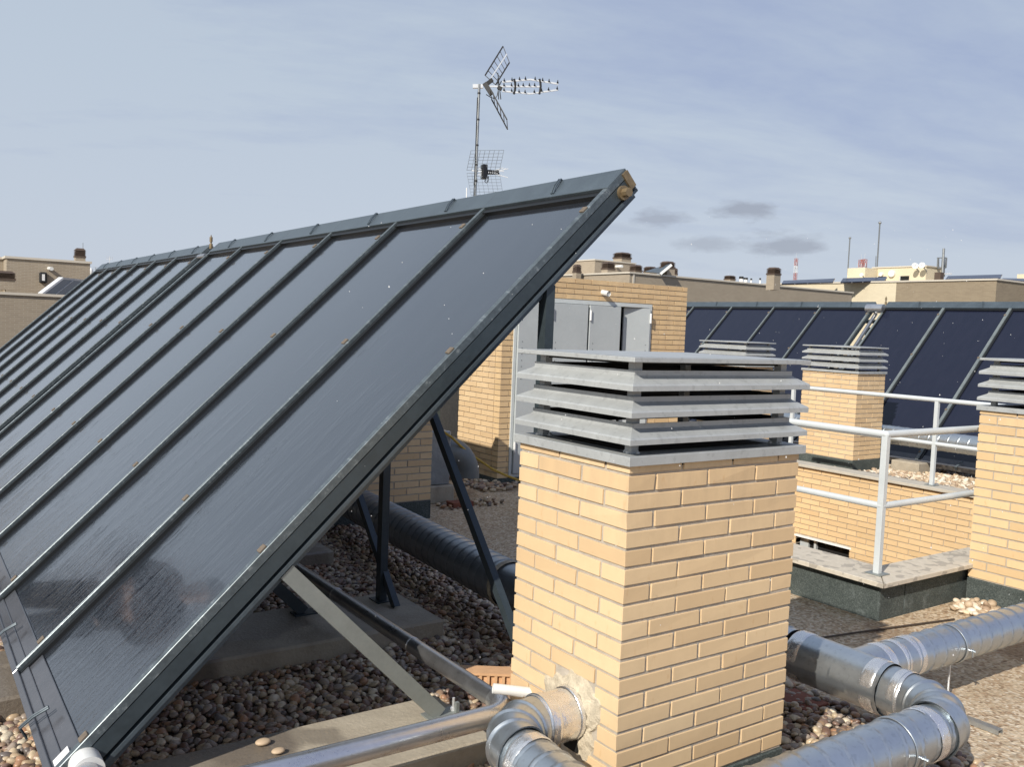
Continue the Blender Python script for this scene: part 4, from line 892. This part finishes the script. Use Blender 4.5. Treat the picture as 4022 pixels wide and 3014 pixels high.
# building G (cream and brown) far right
s7 = lambda x, y: (3200+x/2.691, 850+y/2.691)
DG = 80.
g1 = dep(DG, s7(865, 694)); gx, gy, gz = [float(v) for v in g1]; g0 = on(0, gx, s7(-600, 722)); g2 = on(0, gx, s7(1925, 668)); gy2 = float(g2[1])
bg_ = thing('apartment_building', 'cream and brown brick building at the far right with rooftop block', 'building', (gx, gy2, -20))
b = MB(); b.box((gx, gy, -20.4), (gx+25, float(g0[1])+20, gz)); b.build('cream_wall', M['creambrick'], bg_)
b = MB(); b.box((gx+.01, gy2, -20.4), (gx+45, gy-.001, gz-.02)); b.build('brown_wall', M['brownbrick'], bg_)
b = MB(); b.box((gx-.1, gy2-.1, gz-.02), (gx+.4, float(g0[1])+20, gz+.12)); b.box((gx+.4, gy2-.1, gz-.02), (gx+45, gy2+.4, gz+.12)); b.build('coping', M['coping_far'], bg_)
XU = gx+9
u1 = on(0, XU, s7(1180, 532)); u2 = on(0, XU, s7(618, 548)); u3 = on(0, XU, s7(345, 552)); zU = float(u1[2]+u2[2])/2; ur = float(on(1, float(u1[1]), s7(1350, 545))[0])
b = MB(); b.box((XU, u1[1], gz-.5), (ur, u2[1], zU)); b.box((XU-2.2, float(on(0, XU-2.2, s7(535, 550))[1]), gz-.5), (XU+6, float(on(0, XU-2.2, s7(348, 552))[1]), zU-.1)); b.build('rooftop_block', M['creambrick'], bg_)
b = MB(); b.box((XU-.1, u1[1]-.1, zU), (ur+.1, u2[1]+.1, zU+.12)); b.build('coping', M['coping_far'], bg_)
for x0, x1, y0, y1 in ((672, 752, 638, 690), (910, 995, 632, 690)):
    a, c = on(0, XU, s7(x0, y0)), on(0, XU, s7(x1, y1)); b = MB(); b.box((XU-.04, c[1], min(a[2], c[2])), (XU+.05, a[1], max(a[2], c[2]))); w_ = b.build('window', M['dark'], bg_)
    b = MB(); b.box((XU-.08, a[1], min(a[2], c[2])), (XU+.02, a[1]+.08, max(a[2], c[2]))); b.build('window_frame', M['door'], w_)
for x_, y_, r in ((823, 605, .35), (710, 613, .22)):
    p = on(0, XU, s7(x_, y_)); b = MB(); b.tube([p, p-np.array([.25, 0, 0])], r, 12); b.build('wall_vent', M['white_pipe'], bg_)  # round vents on the block wall, giving no light
p = on(0, XU-2.2, s7(560, 598))
DL = ['left of the pair of white dishes on the cream rooftop block', 'right of the pair of white dishes on the cream rooftop block', 'small white dish low on the cream rooftop block']
for i, (x_, y_, w_, h_) in enumerate([(1056, 526, 58, 68), (1134, 520, 58, 65), (496, 619, 36, 40)]):
    xx = XU-.9 if i < 2 else XU-2.8; c_ = on(0, xx, s7(x_, y_)); R = h_/2.691*86/F_/2
    t = thing('satellite_dish', DL[i], 'satellite dish', tuple(map(float, c_)), 'white satellite dishes on the cream block')
    dn = Vector((-.9, -.25, .35)).normalized() if i else Vector((-.6, -.7, .35)).normalized(); q_ = dn.to_track_quat('Z', 'Y'); b = MB(); vs = []
    for k in range(5):
        rr = R*k/4
        for j in range(18): v_ = q_ @ Vector((rr*math.cos(j*math.pi/9), rr*math.sin(j*math.pi/9), .28*rr*rr/R)); vs.append((c_[0]+v_.x, c_[1]+v_.y, c_[2]+v_.z))
    b.add(vs, [(k*18+j, k*18+(j+1) % 18, (k+1)*18+(j+1) % 18, (k+1)*18+j) for k in range(4) for j in range(18)]); b.build('reflector', M['white'], t, smooth=True)
    b = MB(); e_ = q_ @ Vector((0, 0, R*.9)); b.bar(c_, (c_[0]+e_.x, c_[1]+e_.y, c_[2]+e_.z), .05, .05); b.bar(c_, c_+np.array([.9, 0, -.5]), .08, .08); b.build('arm', M['mast'], t)
def pole(x_, y0, y1, d, r, label, m='mast', tip=False, x2=None):
    a = dep(d, s7(x_, y0)); c = dep(d, s7(x2 if x2 else x_, y1)); a[2] -= .6; b = MB(); b.tube([a, (a[0], a[1], float(c[2]))], r, 6)
    if tip: b.sphere((a[0], a[1], float(c[2])), r*1.9, 8, 6)
    tag(b.build('lightning_mast', M[m], smooth=True), label, 'mast')
pole(352, 552, 230, 92, .07, 'shorter of the two thin masts over the cream rooftop block', tip=True); pole(658, 546, 70, 92, .085, 'taller thin mast over the cream rooftop block', tip=True)
pole(640, 546, 420, 110, .05, 'faint short mast beside the taller thin mast')
def lattice(p, d, zt_px, wpx, label, fn, tiers):
    a = dep(d, p); w = wpx*d/F_; zt = float(dep(d, (p[0], zt_px))[2]); z0 = float(a[2])-4; t = thing('lattice_mast', label, 'mast', (float(a[0]), float(a[1]), z0), 'red and white lattice masts')
    N = tiers; hh = (zt-z0)/N
    for i in range(N):
        b = MB(); za, zb = z0+hh*i, z0+hh*(i+1); cs = [(a[0]+sx*w/2, a[1]+sy*w/2) for sx, sy in ((-1, -1), (1, -1), (1, 1), (-1, 1))]
        for j in range(4):
            p_, q_ = cs[j], cs[(j+1) % 4]; b.bar((*p_, za), (*p_, zb), w*.12, w*.12, up=(1, 0, 0)); b.bar((*p_, za), (*q_, zb), w*.08, w*.08); b.bar((*p_, zb), (*q_, zb), w*.08, w*.08)
        b.build('mast_section', M['red'] if (i//2) % 2 == 0 else M['white'], t)
    b = MB(); b.tube([(a[0], a[1], zt), (a[0], a[1], zt+hh*1.5)], w*.07, 6)
    for k in range(6):
        an_ = k*1.05; b.box((a[0]+w*.8*math.cos(an_)-w*.13, a[1]+w*.8*math.sin(an_)-w*.13, zt-hh*(1+k % 2)-hh*.8), (a[0]+w*.8*math.cos(an_)+w*.13, a[1]+w*.8*math.sin(an_)+w*.13, zt-hh*(1+k % 2)))
    b.build('aerial', M['silver'], t)
lattice(s6(1740, 262), 260, s6(0, 112)[1], 9, 'red and white lattice mast standing alone right of the tall chimney', 0, 10)
lattice(s7(485, 545), 240, s7(0, 460)[1], 12, 'left stump of the red and white masts behind the cream block', 0, 6); lattice(s7(522, 545), 230, s7(0, 455)[1], 13, 'right stump of the red and white masts behind the cream block', 0, 6)
t = thing('antenna_tower', 'open steel frame tower with a tall aerial right of the cream block', 'tower', tuple(map(float, dep(88, s7(1345, 660)))))
for x_ in (1297, 1345, 1385):
    b = MB(); a, c = dep(88, s7(x_, 545)), dep(88, s7(x_+1, 438)); b.bar(a, (a[0], a[1], c[2]), .12, .12, up=(1, 0, 0)); b.build('upright', M['mast'], t)
b = MB(); b.bar(dep(88, s7(1293, 440)), dep(88, s7(1392, 437)), .1, .1); b.bar(dep(88, s7(1293, 545)), dep(88, s7(1385, 545)), .1, .1); b.bar(dep(88, s7(1312, 440)), dep(88, s7(1312, 545)), .06, .06, up=(1, 0, 0)); b.bar(dep(88, s7(1372, 440)), dep(88, s7(1372, 640)), .06, .06, up=(1, 0, 0)); b.build('cross_bar', M['mast'], t)
b = MB(); a, c = dep(87, s7(1346, 675)), dep(87, s7(1360, 340)); b.tube([a, (a[0]*.5+c[0]*.5, a[1]*.5+c[1]*.5, c[2])], .12, 8); b.build('pole', M['mast'], t)
b = MB(); b.bar(dep(87, s7(1345, 606)), dep(87, s7(1450, 608)), .06, .06)
for k in range(7): x_ = 1375+12*k; b.bar(dep(87, s7(x_, 600)), dep(87, s7(x_, 615)), .06, .06, up=(1, 0, 0))
b.build('yagi_boom', M['silver'], t)
b = MB(); p = dep(84, s7(1315, 633)); b.box(p-np.array([.3, .3, .35]), p+np.array([.3, .3, .35])); b.build('speaker_box', M['louvre_brown'], t)
def pv_row(pts, d, label):
    P = [dep(d+o_, s7(*p)) for p, o_ in pts]; t = thing('solar_panel_row', label, 'solar panels', tuple(map(float, P[-1])), 'panel rows on the neighbouring roofs')
    n_ = np.cross(P[1]-P[0], P[3]-P[0]); n_ /= np.linalg.norm(n_); b = MB(); b.add(P+[p-n_*.1 for p in P], [(0, 1, 2, 3), (7, 6, 5, 4), (0, 4, 5, 1), (1, 5, 6, 2), (2, 6, 7, 3), (3, 7, 4, 0)]); b.build('panel', M['pv'], t)
    for k in range(1, 4):
        f = k/4; b = MB(); b.bar(P[0]*(1-f)+P[1]*f-CF*.1, P[3]*(1-f)+P[2]*f-CF*.1, .06, .06); b.build('panel_joint', M['pv_edge'], t)
pv_row([((-330, 690), 2), ((215, 667), 2), ((192, 706), 0), ((-350, 722), 0)], 82, 'dark panel row left of the gap on the cream building')
pv_row([((298, 665), 2), ((765, 652), 2), ((735, 690), 0), ((272, 706), 0)], 82, 'dark panel row in front of the cream rooftop block')
pv_row([((1408, 640), 2), ((1983, 624), 2), ((1960, 664), 0), ((1380, 675), 0)], 86, 'dark panel row on the brown part, right of the antenna tower')
pv_row([((1990, 663), 2), ((2260, 668), 2), ((2260, 700), 0), ((1975, 672), 0)], 86, 'dark panel row at the right edge of the brown roof')
a = dep(95, s7(2140, 612)); b = MB(); b.box((a[0], a[1]-14, -20), (a[0]+10, a[1], a[2])); tag(b.build('rooftop_block', M['creambrick']), 'small cream block at the right edge behind the dark panels', 'building')

# ------------------------------------------------------------------ pebbles
def ico(sub):
    bm = bmesh.new(); bmesh.ops.create_icosphere(bm, subdivisions=sub, radius=1.); v = np.array([p.co[:] for p in bm.verts]); f = np.array([[q.index for q in k.verts] for k in bm.faces]); bm.free(); return v, f
IC1, IC2 = ico(2), ico(3)
def pebbles(name, regions, mt, label, ic=IC1, cat='gravel'):
    Vs, Fs, o = [], [], 0; v0, f0 = ic
    for (x0, x1, y0, y1, sp, smin, smax, excl, zb) in regions:
        nx, ny = int((x1-x0)/sp), int((y1-y0)/sp)
        gx_, gy_ = np.meshgrid(np.arange(nx), np.arange(ny)); X = x0+(gx_.ravel()+RNG.uniform(-.1, 1.1, nx*ny))*sp; Y = y0+(gy_.ravel()+RNG.uniform(-.1, 1.1, nx*ny))*sp
        k = np.ones(len(X), bool)
        for e in excl: k &= ~((X > e[0]) & (X < e[1]) & (Y > e[2]) & (Y < e[3]))
        X, Y = X[k], Y[k]; N = len(X)
        s = smin*.72+(smax*1.22-smin*.72)*RNG.beta(1.6, 2.4, N); sc = np.stack([s*RNG.uniform(.85, 1.35, N), s*RNG.uniform(.7, 1., N), s*RNG.uniform(.45, .75, N)], 1)
        yaw = RNG.uniform(0, 6.28, N); tl = RNG.normal(0, .38, N); c, s_ = np.cos(yaw), np.sin(yaw); ct, st = np.cos(tl), np.sin(tl)
        V = v0[None]*sc[:, None, :]
        V = V*(1+.22*np.sin(V @ RNG.normal(0, 1, (3, 3)).T*70+RNG.uniform(0, 6, (N, 1, 3))).mean(2, keepdims=True))
        x_, y_, z_ = V[..., 0], V[..., 1], V[..., 2]
        x2 = x_*ct[:, None]+z_*st[:, None]; z2 = -x_*st[:, None]+z_*ct[:, None]
        X3 = x2*c[:, None]-y_*s_[:, None]+X[:, None]; Y3 = x2*s_[:, None]+y_*c[:, None]+Y[:, None]
        Z3 = z2+(zb+s*.45+RNG.uniform(0, .016, N))[:, None]
        Vs.append(np.stack([X3, Y3, Z3], 2).reshape(-1, 3)); Fs.append((f0[None]+(np.arange(N)*len(v0))[:, None, None]).reshape(-1, 3)+o); o += N*len(v0)
    V = np.concatenate(Vs); F = np.concatenate(Fs); me = bpy.data.meshes.new(name); me.vertices.add(len(V)); me.vertices.foreach_set('co', V.ravel().astype(np.float32))
    me.loops.add(len(F)*3); me.loops.foreach_set('vertex_index', F.ravel().astype(np.int32)); me.polygons.add(len(F)); me.polygons.foreach_set('loop_start', np.arange(0, len(F)*3, 3, dtype=np.int32))
    me.polygons.foreach_set('use_smooth', np.ones(len(F), bool)); me.update(calc_edges=True); me.materials.append(mt)
    ob = bpy.data.objects.new(name, me); COL.objects.link(ob); return tag(ob, label, cat, kind='stuff')
EX = [(-.005, .87, -.005, .62), (-1.74, -.01, .71, 1.17), (.27, .56, 1.2, 1.42), (-2.5, .53, 2.03, 2.61), (-2.1, .6, 3.67, 4.2), (.9, 2.0, 4.77, 5.4)]
pebbles('river_pebbles', [(-1.9, 1.74, .64, 4.75, .029, .0145, .0255, EX, G0), (-2.9, -1.2, 1.2, 3.2, .029, .0145, .0255, EX, G0), (-1.1, -.01, .25, .70, .029, .0145, .0255, EX, G0), (.87, 1.76, -1.0, .64, .029, .0145, .0255, EX, G0)], M['pebble'], 'wet brown and tan river pebbles spread under the left collectors')
M['bed'] = mat('gravel_bed', vary((.10, .075, .055), .4, 40, (.8, .95)))
b = MB(); z_ = G0+.004
for x0, x1, y0, y1 in ((-3.6, 1.75, -1.2, 4.76),): b.add([(x0, y0, z_), (x1, y0, z_), (x1, y1, z_), (x0, y1, z_)], [(0, 1, 2, 3)])
b.add([(7.14, .0, z_), (12.5, .0, z_), (12.5, 9, z_), (7.14, 9, z_)], [(0, 1, 2, 3)])
struct(b.build('gravel_bed', M['bed']))
pebbles('sunlit_gravel', [(7.14, 10.4, 1.0, 5.9, .045, .02, .036, [(8.40, 9.04, 4.82, 5.72)], G0)], M['pebble_dry'], 'pale dry gravel in sun between the far rail and the blue collectors')
pebbles('gravel_border', [(3.15, 3.55, 5.6, 7.0, .05, .02, .035, [], G0), (3.2, 6.2, 5.72, 5.98, .055, .02, .036, [], G0), (2.3, 3.0, 5.0, 5.28, .07, .02, .03, [(2.4, 2.67, 5.03, 5.2)], G0)], M['pebble'], 'loose dark pebbles along the foot of the ochre shed')
pebbles('stone_pile', [(3.74, 4.06, .66, .96, .034, .020, .034, [], G0), (3.82, 4.03, .74, .93, .036, .018, .032, [], G0+.022)], M['pebble_dry'], 'small heap of pale stones in the corner by the stained chimney', IC2)
for i, (p, s_) in enumerate((((900+245/1.8433, 2200+1335/1.8433), .03), ((900+355/1.8433, 2200+1400/1.8433), .026))):
    q = on(2, G0+.125, p); b = MB(); b.sphere(q+np.array([0, 0, .008]), s_, 16, 10, (1., .75, .4)); tag(b.build('pebble', M['pebble_dry'], smooth=True), ['lighter flat pebble lying alone on the near footing', 'darker flat pebble lying on the near footing closer to its edge'][i], 'pebble')
# falling sleet
Vs = MB(); tet = [(1, 1, 1), (1, -1, -1), (-1, 1, -1), (-1, -1, 1)]
for i in range(520):
    d = random.uniform(1.6, 11); px_ = (random.uniform(1300, 4022), random.uniform(850, 2600)); p = dep(d, px_); r = random.uniform(.0009, .0019)*(1+d*.05)
    o = [np.array(t_)*r*.6*np.array([1, 1, 1.5])+p for t_ in tet]; Vs.add(o, [(0, 1, 2), (0, 3, 1), (0, 2, 3), (1, 3, 2)])
tag(Vs.build('sleet_flakes', M['ice']), 'tiny white sleet flakes falling through the air', 'sleet', kind='stuff')

# ------------------------------------------------------------------ second person, just outside the left edge of the frame, mirrored in the wet glass
aim = rad(-52); fw = np.array([math.cos(aim), math.sin(aim), 0]); rt = np.array([math.sin(aim), -math.cos(aim), 0]); base = np.array([-2.02, 4.42, G0])
def pp(f, r, z): return tuple(base+fw*f+rt*r+np.array([0, 0, z]))
def skinned(name, verts, edges, radii, m, parent, root=0, sub=2):
    me = bpy.data.meshes.new(name); me.from_pydata(verts, edges, []); o = bpy.data.objects.new(name, me); COL.objects.link(o); o.parent = parent; o.matrix_parent_inverse = Matrix.Translation(-Vector(parent.location))
    sk = o.modifiers.new('skin', 'SKIN'); sk.use_smooth_shade = True
    for i, r in enumerate(radii): me.skin_vertices[0].data[i].radius = (r, r) if isinstance(r, float) else r
    me.skin_vertices[0].data[root].use_root = True; o.modifiers.new('sub', 'SUBSURF').levels = sub; o.modifiers['sub'].render_levels = sub; me.materials.append(m); return o
per = thing('person', 'dark haired person in dark jacket, only mirrored in the nearest wet collectors', 'person', tuple(map(float, base)))
V = [pp(0, 0, .95), pp(0, 0, 1.15), pp(.02, 0, 1.35), pp(.03, 0, 1.47), pp(.06, 0, 1.56), pp(.09, 0, 1.64), pp(.09, 0, 1.73),
     pp(.02, .19, 1.43), pp(.04, .27, 1.16), pp(.27, .10, 1.08), pp(.02, -.19, 1.43), pp(.04, -.27, 1.16), pp(.27, -.10, 1.10),
     pp(0, .10, .90), pp(.03, .11, .50), pp(0, .12, .08), pp(.14, .13, .03), pp(0, -.10, .90), pp(.05, -.11, .50), pp(0, -.12, .08), pp(.14, -.13, .03)]
E_ = [(0, 1), (1, 2), (2, 3), (3, 4), (4, 5), (5, 6), (3, 7), (7, 8), (8, 9), (3, 10), (10, 11), (11, 12), (0, 13), (13, 14), (14, 15), (15, 16), (0, 17), (17, 18), (18, 19), (19, 20)]
R_ = [(.11, .09), (.10, .08), (.12, .09), (.09, .07), .055, .085, .075, .07, .05, .034, .07, .05, .034, .09, .06, .042, .035, .09, .06, .042, .035]
skinned('body', V, E_, R_, M['skin'], per)
Vj = [pp(0, 0, .80), pp(0, 0, 1.15), pp(.02, 0, 1.35), pp(.035, 0, 1.50), pp(.02, .19, 1.43), pp(.04, .275, 1.17), pp(.18, .165, 1.11), pp(.02, -.19, 1.43), pp(.04, -.275, 1.17), pp(.18, -.165, 1.12)]
skinned('jacket', Vj, [(0, 1), (1, 2), (2, 3), (3, 4), (4, 5), (5, 6), (3, 7), (7, 8), (8, 9)], [(.20, .17), (.19, .15), (.20, .155), (.10, .10), .10, .075, .055, .10, .075, .055], M['cloth'], per)
Vt = [pp(0, 0, 1.02), pp(0, .10, .88), pp(.03, .11, .50), pp(0, .12, .10), pp(0, -.10, .88), pp(.05, -.11, .50), pp(0, -.12, .10)]
skinned('trousers', Vt, [(0, 1), (1, 2), (2, 3), (0, 4), (4, 5), (5, 6)], [(.17, .14), .115, .085, .07, .115, .085, .07], M['jeans'], per)
for s_ in (-1, 1): b = MB(); b.sphere(pp(.07, s_*.125, .045), .06, 14, 8, (1.5, 1.5, .75)); smooth_build(b, 'shoe', M['black'], per)
b = MB(); b.sphere(pp(.065, 0, 1.735), .10, 18, 12, (1, 1, .95)); smooth_build(b, 'hair', M['hair'], per)
b = MB(); b.sphere(pp(.18, 0, 1.655), .016, 8, 6, (1, 1, 1.4)); smooth_build(b, 'nose', M['skin'], per)
for s_ in (-1, 1):
    b = MB(); b.sphere(pp(.160, s_*.032, 1.685), .012, 8, 6); smooth_build(b, 'eye', M['white'], per)
    w = pp(.27, s_*.10, 1.09); Vh = [w, pp(.35, s_*.07, 1.085)]; Eh = [(0, 1)]; Rh = [.028, .030]
    for j in range(4):
        i0 = len(Vh); z_f = 1.085+.018*(j-1.5); Vh += [pp(.385, s_*.05, z_f), pp(.41, s_*.03, z_f-.004), pp(.415, s_*.008, z_f-.01)]; Eh += [(1, i0), (i0, i0+1), (i0+1, i0+2)]; Rh += [.010, .009, .008]
    i0 = len(Vh); Vh += [pp(.33, s_*.045, 1.115), pp(.35, s_*.02, 1.13)]; Eh += [(1, i0), (i0, i0+1)]; Rh += [.013, .010]
    skinned('hand', Vh, Eh, Rh, M['skin'], per, sub=1)
